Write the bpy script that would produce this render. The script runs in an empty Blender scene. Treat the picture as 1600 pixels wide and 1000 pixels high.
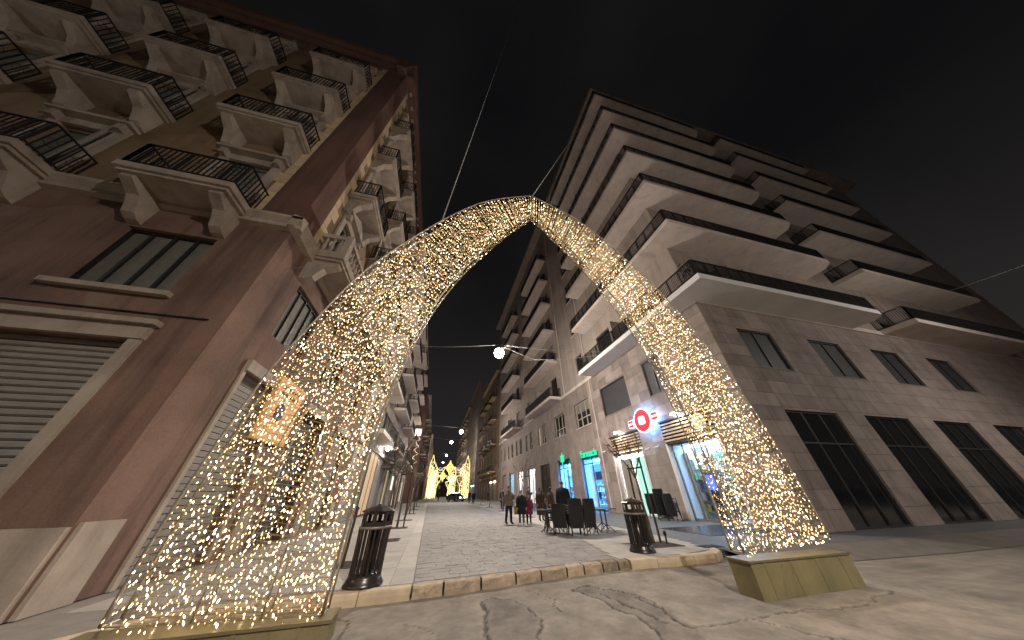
import bpy, bmesh, math, random
from mathutils import Vector, Matrix
R_ = random.Random(7)
scene = bpy.context.scene
COL = scene.collection
PI = math.pi

# ------------------------------------------------------------------ camera
cam_data = bpy.data.cameras.new('camera')
cam = bpy.data.objects.new('camera', cam_data); COL.objects.link(cam)
rot = Matrix(((0.9681097, -0.1296775, -0.2143536), (-0.2501957, -0.5444259, -0.8006263), (-0.0128764, 0.8287244, -0.5595087)))
cam.matrix_world = Matrix.Translation((0, 0, 1.5)) @ rot.to_4x4()
cam_data.sensor_fit = 'HORIZONTAL'; cam_data.sensor_width = 36.0; cam_data.lens = 9.0
cam_data.clip_start = 0.05; cam_data.clip_end = 3000
scene.camera = cam

# ------------------------------------------------------------------ world: overcast night sky over a lit town
world = bpy.data.worlds.new('World'); scene.world = world; world.use_nodes = True
wn = world.node_tree.nodes; wl = world.node_tree.links; wn.clear()
wo = wn.new('ShaderNodeOutputWorld'); wb = wn.new('ShaderNodeBackground')
wt = wn.new('ShaderNodeTexCoord'); wno = wn.new('ShaderNodeTexNoise'); wr = wn.new('ShaderNodeValToRGB')
wno.inputs['Scale'].default_value = 2.2; wno.inputs['Detail'].default_value = 4; wno.inputs['Roughness'].default_value = .5
wr.color_ramp.elements[0].position = .35; wr.color_ramp.elements[0].color = (.0010, .0010, .0011, 1)
wr.color_ramp.elements[1].position = .75; wr.color_ramp.elements[1].color = (.0028, .0025, .0024, 1)
wl.new(wt.outputs['Generated'], wno.inputs['Vector']); wl.new(wno.outputs['Fac'], wr.inputs['Fac'])
wsx = wn.new('ShaderNodeSeparateXYZ'); wl.new(wt.outputs['Generated'], wsx.inputs[0])
wgr = wn.new('ShaderNodeValToRGB'); wgr.color_ramp.interpolation = 'EASE'
wgr.color_ramp.elements[0].position = .0; wgr.color_ramp.elements[0].color = (.0064, .0058, .0057, 1)
wgr.color_ramp.elements[1].position = .75; wgr.color_ramp.elements[1].color = (.0004, .0004, .0005, 1)
wl.new(wsx.outputs['Z'], wgr.inputs['Fac'])
wad = wn.new('ShaderNodeMix'); wad.data_type = 'RGBA'; wad.blend_type = 'ADD'; wad.inputs['Factor'].default_value = 1
wl.new(wr.outputs['Color'], wad.inputs['A']); wl.new(wgr.outputs['Color'], wad.inputs['B']); wl.new(wad.outputs['Result'], wb.inputs['Color']); wb.inputs['Strength'].default_value = 1.0
wl.new(wb.outputs['Background'], wo.inputs['Surface'])

# ------------------------------------------------------------------ exposure and render settings
scene.view_settings.view_transform = 'Standard'; scene.view_settings.look = 'None'
scene.view_settings.gamma = 1.0; scene.view_settings.exposure = 1.5; scene.view_settings.use_curve_mapping = False
cy = scene.cycles
cy.use_denoising = True; cy.max_bounces = 6; cy.diffuse_bounces = 4; cy.glossy_bounces = 3
cy.transmission_bounces = 4; cy.transparent_max_bounces = 10; cy.sample_clamp_indirect = 3.0; cy.sample_clamp_direct = 0
cy.caustics_reflective = False; cy.caustics_refractive = False; cy.use_light_tree = True

PAVE = 0.15          # height of the raised paved street above the crossing road

# ------------------------------------------------------------------ materials
MATS = {}
def mat(name, col, rough=.8, var=.12, scale=3.0, fine=40.0, bump=.15, metal=0.0, spec=.4, rnd=.0, stain=None, dist=.01, streak=0):
    """Procedural surface: two noise scales shift the colour, a fine one gives relief, each object may differ a little."""
    if name in MATS: return MATS[name]
    m = bpy.data.materials.new(name); m.use_nodes = True; MATS[name] = m
    nt = m.node_tree; n = nt.nodes; l = nt.links
    b = n['Principled BSDF']; b.inputs['Roughness'].default_value = rough; b.inputs['Metallic'].default_value = metal
    b.inputs['Specular IOR Level'].default_value = spec
    tc = n.new('ShaderNodeNewGeometry')
    n1 = n.new('ShaderNodeTexNoise'); n1.inputs['Scale'].default_value = scale; n1.inputs['Detail'].default_value = 5
    n2 = n.new('ShaderNodeTexNoise'); n2.inputs['Scale'].default_value = fine; n2.inputs['Detail'].default_value = 3
    l.new(tc.outputs['Position'], n1.inputs['Vector']); l.new(tc.outputs['Position'], n2.inputs['Vector'])
    ad = n.new('ShaderNodeMath'); ad.operation = 'MULTIPLY_ADD'; ad.inputs[1].default_value = .35
    l.new(n2.outputs['Fac'], ad.inputs[0]); l.new(n1.outputs['Fac'], ad.inputs[2])
    last = ad.outputs[0]
    if rnd:
        oi = n.new('ShaderNodeObjectInfo'); a2 = n.new('ShaderNodeMath'); a2.operation = 'MULTIPLY_ADD'; a2.inputs[1].default_value = rnd
        l.new(oi.outputs['Random'], a2.inputs[0]); l.new(last, a2.inputs[2])
        a3 = n.new('ShaderNodeMath'); a3.operation = 'SUBTRACT'; a3.inputs[1].default_value = rnd * .5
        l.new(a2.outputs[0], a3.inputs[0]); last = a3.outputs[0]
    mr = n.new('ShaderNodeMapRange'); mr.inputs[1].default_value = .35; mr.inputs[2].default_value = 1.0
    mr.inputs[3].default_value = 1 - var * 1.6; mr.inputs[4].default_value = 1 + var * 1.6
    l.new(last, mr.inputs[0])
    mx = n.new('ShaderNodeMix'); mx.data_type = 'RGBA'; mx.blend_type = 'MULTIPLY'; mx.inputs['Factor'].default_value = 1
    mx.inputs['A'].default_value = (*col, 1); l.new(mr.outputs[0], mx.inputs['B'])
    out = mx.outputs['Result']
    if stain:
        n3 = n.new('ShaderNodeTexNoise'); n3.inputs['Scale'].default_value = stain[1]; n3.inputs['Detail'].default_value = 6
        n3.inputs['Distortion'].default_value = .8
        l.new(tc.outputs['Position'], n3.inputs['Vector'])
        rp = n.new('ShaderNodeMapRange'); rp.inputs[1].default_value = stain[2]; rp.inputs[2].default_value = stain[2] + .1
        l.new(n3.outputs['Fac'], rp.inputs[0])
        mm = n.new('ShaderNodeMix'); mm.data_type = 'RGBA'; mm.inputs['B'].default_value = (*stain[0], 1)
        l.new(rp.outputs[0], mm.inputs['Factor']); l.new(out, mm.inputs['A']); out = mm.outputs['Result']
    if streak:
        mp = n.new('ShaderNodeMapping'); mp.inputs['Scale'].default_value = (2.2, 2.2, .16); n4 = n.new('ShaderNodeTexNoise'); n4.inputs['Scale'].default_value = 1.0; n4.inputs['Detail'].default_value = 7; n4.inputs['Roughness'].default_value = .65
        l.new(tc.outputs['Position'], mp.inputs['Vector']); l.new(mp.outputs[0], n4.inputs['Vector'])
        r4 = n.new('ShaderNodeMapRange'); r4.inputs[1].default_value = .48; r4.inputs[2].default_value = .72; r4.inputs[3].default_value = 0; r4.inputs[4].default_value = streak; l.new(n4.outputs['Fac'], r4.inputs[0])
        m4 = n.new('ShaderNodeMix'); m4.data_type = 'RGBA'; m4.blend_type = 'MULTIPLY'; m4.inputs['B'].default_value = (.45, .43, .42, 1); l.new(r4.outputs[0], m4.inputs['Factor']); l.new(out, m4.inputs['A']); out = m4.outputs['Result']
    l.new(out, b.inputs['Base Color'])
    if bump:
        bp = n.new('ShaderNodeBump'); bp.inputs['Strength'].default_value = bump; bp.inputs['Distance'].default_value = dist
        l.new(last if not rnd else ad.outputs[0], bp.inputs['Height']); l.new(bp.outputs['Normal'], b.inputs['Normal'])
    return m
def emat(name, col, strength, sample=True):
    if name in MATS: return MATS[name]
    m = bpy.data.materials.new(name); m.use_nodes = True; MATS[name] = m
    b = m.node_tree.nodes['Principled BSDF']; b.inputs['Base Color'].default_value = (*[c * .5 for c in col], 1)
    b.inputs['Emission Color'].default_value = (*col, 1); b.inputs['Emission Strength'].default_value = strength
    b.inputs['Roughness'].default_value = .6
    if not sample: m.cycles.emission_sampling = 'NONE'
    return m
def gmat(name, tint=(1, 1, 1), refl=.1):
    if name in MATS: return MATS[name]
    m = bpy.data.materials.new(name); m.use_nodes = True; MATS[name] = m
    n = m.node_tree.nodes; l = m.node_tree.links; n.clear()
    o = n.new('ShaderNodeOutputMaterial'); t = n.new('ShaderNodeBsdfTransparent'); t.inputs['Color'].default_value = (*tint, 1)
    g = n.new('ShaderNodeBsdfGlossy'); g.inputs['Roughness'].default_value = .04; mx = n.new('ShaderNodeMixShader')
    fr = n.new('ShaderNodeLayerWeight'); fr.inputs['Blend'].default_value = .5
    pw = n.new('ShaderNodeMath'); pw.operation = 'POWER'; pw.inputs[1].default_value = 4.0; l.new(fr.outputs['Facing'], pw.inputs[0])
    ma = n.new('ShaderNodeMath'); ma.operation = 'MULTIPLY_ADD'; ma.inputs[1].default_value = .45; ma.inputs[2].default_value = refl * .4
    l.new(pw.outputs[0], ma.inputs[0])
    l.new(ma.outputs[0], mx.inputs['Fac']); l.new(t.outputs[0], mx.inputs[1]); l.new(g.outputs[0], mx.inputs[2])
    l.new(mx.outputs[0], o.inputs['Surface']); return m

M = dict(
    road=mat('worn_asphalt', (.21, .178, .148), .88, .2, 2.5, 90, .7, stain=((.24, .205, .175), 1.3, .66)),
    patch=mat('asphalt_patch', (.15, .13, .112), .85, .2, 2.5, 60, .6),
    crack=mat('crack_dirt', (.03, .026, .022), .95, .1, 8, 60, .3),
    dust=mat('dusty_edge', (.30, .25, .20), .95, .2, 6, 60, .3),
    basalt=mat('grey_paving_stone', (.25, .227, .214), .72, .16, 3, 30, .55, rnd=.14, spec=.3),
    joint=mat('paving_joint', (.225, .205, .193), .9, .2, 6, 60, .4),
    slab=mat('pale_sidewalk_slab', (.385, .35, .312), .7, .1, 2.5, 50, .2, rnd=.3, stain=((.26, .232, .205), .8, .66)),
    slabjoint=mat('sidewalk_mortar', (.24, .215, .19), .9, .1, 5, 50, .2),
    kerb=mat('pale_kerb_stone', (.48, .38, .27), .75, .14, 4, 50, .3, rnd=.3),
    oldkerb=mat('rough_kerb_stone', (.31, .235, .165), .85, .3, 6, 40, .9, rnd=.5, dist=.02, stain=((.16, .12, .09), 5, .62)),
    asphalt=mat('grey_asphalt', (.12, .125, .13), .6, .15, 1.5, 70, .3, spec=.4),
    soil=mat('dark_soil', (.06, .045, .032), .95, .3, 14, 60, .9, dist=.03),
    grate=mat('iron_grate', (.05, .05, .05), .5, .1, 8, 60, .2, metal=.6),
    cladding=mat('pinkish_stone_cladding', (.29, .235, .21), .7, .18, 1.3, 30, .2, rnd=.55, streak=.45),
    cladgap=mat('cladding_joint', (.20, .165, .148), .9, .1, 3, 30, .1),
    plaster=mat('beige_plaster', (.37, .308, .272), .85, .12, .5, 25, .15, stain=((.29, .24, .21), .35, .64), streak=.55),
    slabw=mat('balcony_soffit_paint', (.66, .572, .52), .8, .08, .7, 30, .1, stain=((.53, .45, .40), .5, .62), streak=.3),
    slablit=mat('uplit_soffit_paint', (.82, .81, .80), .75, .06, .7, 30, .1),  # soffit tone made paler: light from below put into the colour
    rail=mat('dark_railing', (.025, .022, .022), .5, .1, 8, 60, 0, metal=.3),
    frame_dark=mat('dark_window_frame', (.035, .033, .032), .45, .1, 8, 60, .05),
    frame_light=mat('cream_window_frame', (.5, .45, .38), .6, .08, 8, 60, .05),
    glassdark=mat('dark_window_glass', (.012, .013, .016), .08, .05, 2, 20, 0, spec=.6),
    shutter=mat('roller_shutter', (.22, .195, .17), .7, .1, 3, 40, .1, rnd=.5),
    shutdark=mat('dark_grey_panel', (.045, .045, .05), .55, .12, 2, 40, .1),
    brown=mat('brown_plaster', (.115, .058, .044), .88, .14, .6, 25, .25, stain=((.085, .045, .035), .45, .63), streak=.7),
    brownlow=mat('rusty_plaster', (.165, .098, .074), .88, .3, .6, 25, .5, stain=((.22, .155, .12), .45, .62), streak=1.0),
    ochre=mat('ochre_plaster', (.20, .132, .076), .88, .14, .7, 25, .25, stain=((.145, .095, .057), .5, .62), streak=.7),
    quoin=mat('quoin_stone', (.47, .345, .215), .85, .14, 2, 30, .3, rnd=.35),
    trim=mat('carved_trim_stone', (.33, .27, .22), .85, .18, 1.8, 30, .35, rnd=.2, streak=.6),
    iron=mat('wrought_iron', (.018, .017, .017), .5, .1, 8, 60, 0, metal=.3),
    louver=mat('green_grey_shutter', (.13, .125, .105), .7, .1, 5, 40, .1, rnd=.3),
    wood=mat('stained_wood', (.09, .045, .02), .5, .25, 4, 30, .15),
    slat=mat('tan_wood_slat', (.42, .29, .18), .55, .2, 5, 30, .1, rnd=.3),
    steel=mat('galvanised_tube', (.26, .23, .19), .45, .1, 8, 60, .05, metal=.5),
    wire=mat('clear_wire', (.30, .22, .12), .6, .1, 8, 60, 0),
    box=mat('khaki_ballast_box', (.23, .19, .095), .55, .2, 2, 40, .2, stain=((.16, .125, .065), 2.2, .62), streak=.4),
    boxrim=mat('brass_rim', (.22, .18, .10), .45, .1, 4, 40, .05, metal=.3),
    bin=mat('black_iron_bin', (.030, .024, .022), .30, .15, 8, 60, .05, metal=.4, spec=.7),
    binring=mat('worn_grey_ring', (.20, .18, .16), .5, .15, 8, 60, .1, metal=.3),
    plastic=mat('black_resin', (.016, .016, .017), .5, .1, 8, 60, .05),
    tabletop=mat('grey_laminate', (.12, .125, .13), .3, .1, 4, 60, .02),
    bark=mat('sapling_bark', (.12, .095, .07), .9, .25, 12, 60, .4),
    stake=mat('stake_wood', (.05, .04, .033), .8, .2, 10, 60, .2),
    leaf=mat('dark_leaf', (.035, .05, .025), .7, .4, 6, 30, .1, rnd=.3),
    drybud=mat('dry_twig_leaf', (.11, .085, .045), .8, .3, 9, 40, .1),
    pot=mat('terracotta', (.20, .09, .05), .8, .15, 6, 40, .1),
    white=mat('white_paint', (.75, .75, .74), .5, .05, 2, 30, .05),
    roomw=mat('shop_wall_paint', (.7, .7, .7), .8, .05, 1, 30, 0),
    roomf=mat('shop_floor_tile', (.42, .42, .42), .35, .08, 2, 30, 0),
    rooflat=mat('roof_felt', (.06, .055, .05), .9, .1, 2, 30, .1),
    cable=mat('steel_cable', (.36, .35, .34), .6, .1, 8, 60, 0),
    glass=gmat('shop_glass', (.96, .98, .98), .06),
    skin=mat('skin', (.50, .30, .22), .6, .05, 6, 60, 0),
    hair=mat('dark_hair', (.02, .014, .01), .6, .2, 20, 80, .2),
    black=mat('black_cloth', (.014, .014, .016), .9, .2, 9, 80, .2),
    grey=mat('grey_cloth', (.12, .115, .115), .9, .2, 9, 80, .2),
    taupe=mat('taupe_coat_cloth', (.16, .125, .10), .9, .3, 9, 80, .3),
    brownc=mat('brown_coat_cloth', (.055, .034, .028), .9, .2, 9, 80, .2),
    magenta=mat('magenta_coat_cloth', (.17, .018, .055), .85, .2, 9, 80, .2),
    shoew=mat('white_shoe', (.7, .68, .65), .6, .05, 9, 80, 0),
    yellow=mat('yellow_paper', (.62, .40, .06), .6, .1, 6, 60, .05),
    carp=mat('car_paint_dark', (.03, .035, .05), .25, .05, 4, 60, 0, spec=.6),
    tyre=mat('tyre_rubber', (.015, .015, .015), .85, .1, 9, 60, .1),
    chrome=mat('alloy', (.5, .5, .5), .3, .05, 9, 60, 0, metal=.9),
)
E_lamp = emat('lantern_glow', (1, .93, .80), 90)
E_lampfar = emat('far_lantern_glow', (1, .95, .88), 60)
E_bulb = [emat('fairy_bulb_warm', (1, .65, .28), 3.2), emat('fairy_bulb_soft', (1, .59, .22), 1.5), emat('fairy_bulb_bright', (1, .76, .45), 8), emat('fairy_bulb_cool', (.75, .86, 1), 3.0)]
E_red = emat('sign_red_face', (.9, .010, .035), .5)
E_white = emat('sign_white_face', (1, .96, .95), 1.3)
E_blueback = emat('sign_back_glow', (.16, .42, 1), 9)
E_green = emat('neon_green', (.02, .80, .40), .36)
E_flood = emat('floodlight_face', (.95, .97, 1), 40)
E_bluelight = emat('blue_shop_panel', (.07, .36, 1), 36)
E_poster = emat('backlit_blue_poster', (.10, .42, .95), .45)
E_whitelight = emat('white_shop_panel', (1, .97, .92), 13)
E_coollight = emat('cool_shop_panel', (.40, .68, 1), 8)
E_mintlight = emat('mint_lit_panel', (.40, .78, .68), .34)
E_warmlight = emat('warm_shop_panel', (1, .74, .45), 10)
E_signor = emat('amber_sign_face', (1, .50, .17), .09)
E_lum = emat('luminaria_bulb', (1, .78, .33), 1.4)
E_lumw = emat('luminaria_white_bulb', (1, .84, .62), 1.1)
E_lumo = emat('luminaria_amber_bulb', (1, .64, .16), 1.5)
E_police = emat('blue_beacon', (.04, .16, 1), 12)
E_tail = emat('white_headlight', (1, .98, .92), 8)
E_slatglow = emat('slat_backlight', (1, .72, .42), 1.6)
E_clock = emat('round_lit_disc', (.85, .80, .50), .2)

# ------------------------------------------------------------------ mesh builders
class MB:
    def __init__(s): s.v = []; s.f = []; s.m = []
    def face(s, pts, mi=0):
        k = len(s.v); s.v += [tuple(p) for p in pts]; s.f.append(tuple(range(k, k + len(pts)))); s.m.append(mi); return s
    def box(s, a, b, mi=0):
        x0, y0, z0 = [min(a[i], b[i]) for i in range(3)]; x1, y1, z1 = [max(a[i], b[i]) for i in range(3)]
        k = len(s.v)
        s.v += [(x0, y0, z0), (x1, y0, z0), (x1, y1, z0), (x0, y1, z0), (x0, y0, z1), (x1, y0, z1), (x1, y1, z1), (x0, y1, z1)]
        for q in ((0, 3, 2, 1), (4, 5, 6, 7), (0, 1, 5, 4), (1, 2, 6, 5), (2, 3, 7, 6), (3, 0, 4, 7)):
            s.f.append(tuple(k + i for i in q)); s.m.append(mi)
        return s
    def bar(s, p, q, w, h=None, mi=0, up=(0, 0, 1)):
        """rectangular bar from p to q"""
        h = h or w; p = Vector(p); q = Vector(q); d = (q - p).normalized(); u = Vector(up)
        if abs(d.dot(u)) > .98: u = Vector((1, 0, 0))
        a = d.cross(u).normalized() * w / 2; b = a.cross(d).normalized() * h / 2; k = len(s.v)
        for c in (p, q):
            s.v += [tuple(c + a + b), tuple(c - a + b), tuple(c - a - b), tuple(c + a - b)]
        for f in ((0, 1, 2, 3), (7, 6, 5, 4), (0, 4, 5, 1), (1, 5, 6, 2), (2, 6, 7, 3), (3, 7, 4, 0)):
            s.f.append(tuple(k + i for i in f)); s.m.append(mi)
        return s
    def tube(s, pts, rad, n=6, mi=0, cap=True):
        pts = [Vector(p) for p in pts]; k0 = len(s.v); N = len(pts)
        rr = rad if isinstance(rad, (list, tuple)) else [rad] * N
        pu = None
        for i, p in enumerate(pts):
            d = (pts[min(i + 1, N - 1)] - pts[max(i - 1, 0)]).normalized()
            u = pu if pu is not None else (Vector((0, 0, 1)) if abs(d.z) < .9 else Vector((1, 0, 0)))
            a = d.cross(u);
            if a.length < 1e-6: a = d.cross(Vector((0, 1, 0)))
            a.normalize(); b = d.cross(a).normalized(); pu = -b if False else a.cross(d)
            for j in range(n):
                t = 2 * PI * j / n; s.v.append(tuple(p + a * math.cos(t) * rr[i] + b * math.sin(t) * rr[i]))
        for i in range(N - 1):
            for j in range(n):
                a0 = k0 + i * n + j; a1 = k0 + i * n + (j + 1) % n
                s.f.append((a0, a1, a1 + n, a0 + n)); s.m.append(mi)
        if cap:
            s.f.append(tuple(k0 + j for j in reversed(range(n)))); s.m.append(mi)
            s.f.append(tuple(k0 + (N - 1) * n + j for j in range(n))); s.m.append(mi)
        return s
    def lathe(s, prof, n=16, c=(0, 0, 0), mi=0, cap=True):
        k0 = len(s.v)
        for r, z in prof:
            for j in range(n):
                t = 2 * PI * j / n; s.v.append((c[0] + r * math.cos(t), c[1] + r * math.sin(t), c[2] + z))
        for i in range(len(prof) - 1):
            for j in range(n):
                a0 = k0 + i * n + j; a1 = k0 + i * n + (j + 1) % n
                s.f.append((a0, a1, a1 + n, a0 + n)); s.m.append(mi)
        if cap:
            s.f.append(tuple(k0 + j for j in reversed(range(n)))); s.m.append(mi)
            s.f.append(tuple(k0 + (len(prof) - 1) * n + j for j in range(n))); s.m.append(mi)
        return s
    def prism(s, poly, z0, z1, mi=0):
        k = len(s.v); n = len(poly)
        s.v += [(p[0], p[1], z0) for p in poly] + [(p[0], p[1], z1) for p in poly]
        s.f.append(tuple(k + i for i in reversed(range(n)))); s.m.append(mi)
        s.f.append(tuple(k + n + i for i in range(n))); s.m.append(mi)
        for i in range(n):
            j = (i + 1) % n; s.f.append((k + i, k + j, k + n + j, k + n + i)); s.m.append(mi)
        return s
    def extr(s, poly, axis, a, b, mi=0):
        """extrude a 2-D outline along 'x' or 'y' (outline given in the other two axes)"""
        k = len(s.v); n = len(poly)
        f = (lambda p, t: (t, p[0], p[1])) if axis == 'x' else (lambda p, t: (p[0], t, p[1]))
        s.v += [f(p, a) for p in poly] + [f(p, b) for p in poly]
        s.f.append(tuple(k + i for i in range(n))); s.m.append(mi)
        s.f.append(tuple(k + n + i for i in reversed(range(n)))); s.m.append(mi)
        for i in range(n):
            j = (i + 1) % n; s.f.append((k + j, k + i, k + n + i, k + n + j)); s.m.append(mi)
        return s
    def mesh(s, name, mats, smooth=False):
        me = bpy.data.meshes.new(name); me.from_pydata(s.v, [], s.f)
        if not isinstance(mats, (list, tuple)): mats = [mats]
        for m in mats: me.materials.append(m)
        if len(mats) > 1: me.polygons.foreach_set('material_index', s.m)
        if smooth: me.polygons.foreach_set('use_smooth', [True] * len(me.polygons))
        me.update(); return me
    def build(s, name, mats, parent=None, smooth=False, loc=None):
        return put(name, s.mesh(name, mats, smooth), parent, loc)
def fixn(me):
    bm = bmesh.new(); bm.from_mesh(me); bmesh.ops.remove_doubles(bm, verts=bm.verts, dist=1e-5)
    bmesh.ops.recalc_face_normals(bm, faces=bm.faces); bm.to_mesh(me); bm.free(); return me
def fixmesh(o): fixn(o.data); return o
def put(name, me, parent=None, loc=None, rz=None, sc=None):
    o = bpy.data.objects.new(name, me); COL.objects.link(o)
    if parent is not None: o.parent = parent
    if loc is not None: o.location = loc
    if rz is not None: o.rotation_euler = (0, 0, rz)
    if sc is not None: o.scale = sc
    return o
def tag(o, label, cat, group=None, kind=None):
    if label: o['label'] = label
    if cat: o['category'] = cat
    if group: o['group'] = group
    if kind: o['kind'] = kind
    return o
def thing(name, label, cat, loc=(0, 0, 0), rz=0, group=None):
    o = bpy.data.objects.new(name, None); o.empty_display_size = .2; COL.objects.link(o)
    o.location = loc; o.rotation_euler = (0, 0, rz); return tag(o, label, cat, group)
def struct(o): o['kind'] = 'structure'; return o
def copy_tree(o, parent=None):
    c = o.copy(); COL.objects.link(c); c.parent = parent
    for ch in o.children: copy_tree(ch, c)
    return c
def rel(root, p): return (p[0] - root.location.x, p[1] - root.location.y, p[2] - root.location.z)
def lerp_tab(tab, x):
    for (a, b), (c, d) in zip(tab, tab[1:]):
        if x <= c: return b + (d - b) * (x - a) / (c - a)
    return tab[-1][1]
def catmull(tab, n):
    """smooth polyline through 2-D points"""
    P = [Vector(p) for p in tab]; P = [P[0] * 2 - P[1]] + P + [P[-1] * 2 - P[-2]]; out = []
    for i in range(1, len(P) - 2):
        for k in range(n):
            t = k / n; a, b, c, d = P[i - 1], P[i], P[i + 1], P[i + 2]
            out.append(.5 * ((2 * b) + (c - a) * t + (2 * a - 5 * b + 4 * c - d) * t * t + (3 * b - a - 3 * c + d) * t ** 3))
    out.append(P[-2]); return out
def text_mesh(s, size, ext, m):
    cu = bpy.data.curves.new('lettering', 'FONT'); cu.body = s; cu.size = size; cu.extrude = ext; cu.align_x = 'CENTER'; cu.align_y = 'CENTER'
    o = bpy.data.objects.new('lettering', cu); COL.objects.link(o)
    dg = bpy.context.evaluated_depsgraph_get(); me = bpy.data.meshes.new_from_object(o.evaluated_get(dg))
    bpy.data.objects.remove(o); me.materials.clear(); me.materials.append(m); return me
def wall(mb, P0, U, Nn, W, z0, z1, ops, depth, mi=0, mr=None):
    """front skin of a wall with rectangular openings (u0,u1,z0,z1) and their reveals; U along the wall, Nn outward"""
    P0 = Vector(P0); U = Vector(U); Nn = Vector(Nn); mr = mi if mr is None else mr
    us = sorted({0, W, *[o[0] for o in ops], *[o[1] for o in ops]}); us = [u for u in us if 0 <= u <= W]
    zs = sorted({z0, z1, *[o[2] for o in ops], *[o[3] for o in ops]}); zs = [z for z in zs if z0 <= z <= z1]
    pt = lambda u, z, d=0: tuple(P0 + U * u + Vector((0, 0, z)) - Nn * d)
    flip = U.cross(Vector((0, 0, 1))).dot(Nn) < 0
    def q(a, b, c, d, m):
        mb.face((d, c, b, a) if flip else (a, b, c, d), m)
    for ua, ub in zip(us, us[1:]):
        um = (ua + ub) / 2; run = None
        for za, zb in zip(zs, zs[1:]):
            zm = (za + zb) / 2
            hole = any(o[0] < um < o[1] and o[2] < zm < o[3] for o in ops)
            if hole:
                if run is not None: q(pt(ua, run), pt(ub, run), pt(ub, za), pt(ua, za), mi); run = None
            elif run is None: run = za
        if run is not None: q(pt(ua, run), pt(ub, run), pt(ub, z1), pt(ua, z1), mi)
    for u0, u1, a, b in ops:
        q(pt(u0, a), pt(u0, a, depth), pt(u0, b, depth), pt(u0, b), mr) if False else mb.face((pt(u0, a), pt(u0, a, depth), pt(u0, b, depth), pt(u0, b)), mr)
        mb.face((pt(u1, a), pt(u1, b), pt(u1, b, depth), pt(u1, a, depth)), mr)
        mb.face((pt(u0, b), pt(u0, b, depth), pt(u1, b, depth), pt(u1, b)), mr)
        mb.face((pt(u0, a), pt(u1, a), pt(u1, a, depth), pt(u0, a, depth)), mr)

# ------------------------------------------------------------------ ground: crossing road, raised street, sidewalks
KERB = [(-60, 4.5), (-5.6, 4.5), (-4.6, 4.9), (-3.9, 5.7), (-3.4, 6.3), (-1.3, 6.49), (-.14, 6.55), (1.6, 6.78), (2.9, 7.0), (4.24, 7.17), (4.9, 7.14), (5.9, 7.07), (7.2, 7.15), (7.7, 7.45), (7.95, 7.95)]
def kerb_y(x): return lerp_tab([p for p in KERB], x)
import numpy as np
def axis(lo, hi, fine, coarse): return np.array(sorted(set([round(v, 3) for v in list(np.arange(lo, hi, fine)) + coarse])))
gx = axis(-4.2, 9.0, .035, [-400, -60, -20, -12, -8, -6, -5, 9.0, 10, 11, 12, 14, 17, 21, 30, 60, 400]); gy = axis(2.4, 7.9, .035, [-400, -60, -12, -6, -3, -1, 0, .8, 1.4, 1.9, 7.9, 10, 16, 60, 500])
GX, GY = np.meshgrid(gx, gy, indexing='ij'); rng = np.random.default_rng(5)
def vnoise(x, y, f, seed):
    r = np.random.default_rng(seed).random((256, 256)); X = x * f; Y = y * f; xi = np.floor(X).astype(int); yi = np.floor(Y).astype(int); u = X - xi; v = Y - yi; u = u * u * (3 - 2 * u); v = v * v * (3 - 2 * v)
    g = lambda a, b: r[a % 256, b % 256]
    return (g(xi, yi) * (1 - u) + g(xi + 1, yi) * u) * (1 - v) + (g(xi, yi + 1) * (1 - u) + g(xi + 1, yi + 1) * u) * v
def fbm(x, y, f, seed, o=4): return sum(vnoise(x, y, f * 2 ** k, seed + k) * .5 ** k for k in range(o)) / (2 - .5 ** (o - 1))
WX = GX + (fbm(GX, GY, 3.0, 31) - .5) * .22 + (fbm(GX, GY, 14, 35, 2) - .5) * .05; WY = GY + (fbm(GX, GY, 3.0, 51) - .5) * .22 + (fbm(GX, GY, 14, 55, 2) - .5) * .05
def seg_dist(pts):
    best = np.full(GX.shape, 9.)
    for (a, b), (c, d) in zip(pts, pts[1:]):
        t = np.clip(((WX - a) * (c - a) + (WY - b) * (d - b)) / ((c - a) ** 2 + (d - b) ** 2), 0, 1); best = np.minimum(best, np.hypot(WX - a - t * (c - a), WY - b - t * (d - b)))
    return best
def inside(poly):
    r = np.zeros(GX.shape, bool)
    for (a, b), (c, d) in zip(poly, poly[1:] + poly[:1]):
        k = ((b > WY) != (d > WY)) & (WX < (c - a) * (WY - b) / (d - b + 1e-9) + a); r ^= k
    return r
PATCH1 = [(.98, 6.15), (1.25, 6.28), (1.55, 6.0), (1.66, 5.5), (1.75, 5.1), (1.5, 4.6), (1.35, 3.9), (.95, 3.7), (.85, 4.3), (.92, 4.9), (1.02, 5.5)]
PATCH2 = [(2.75, 6.25), (3.2, 6.45), (3.55, 6.0), (3.72, 5.4), (3.72, 4.8), (3.5, 4.2), (3.3, 3.7), (3.15, 3.0), (2.7, 3.0), (3.05, 4.4), (3.12, 4.9), (3.0, 5.5)]
P1 = inside(PATCH1); P2 = inside(PATCH2)
near = ((GX > -5) & (GX < 10) & (GY > 1.5) & (GY < 8)).astype(float)
Z = (fbm(GX, GY, .9, 3) - .5) * .022 + (fbm(GX, GY, 9, 7, 3) - .5) * .008
Z += P1 * (.010 + (fbm(GX, GY, 5, 77) - .5) * .03) + P2 * (-.012 + (fbm(GX, GY, 6, 88) - .5) * .03)
tone = np.ones(GX.shape); tone -= .22 * P1 + .24 * P2
big = fbm(GX, GY, .55, 12); tone += (big - .5) * .7 + (fbm(GX, GY, 2.3, 14) - .5) * .45 + (fbm(GX, GY, 16, 15, 2) - .5) * .35
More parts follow.
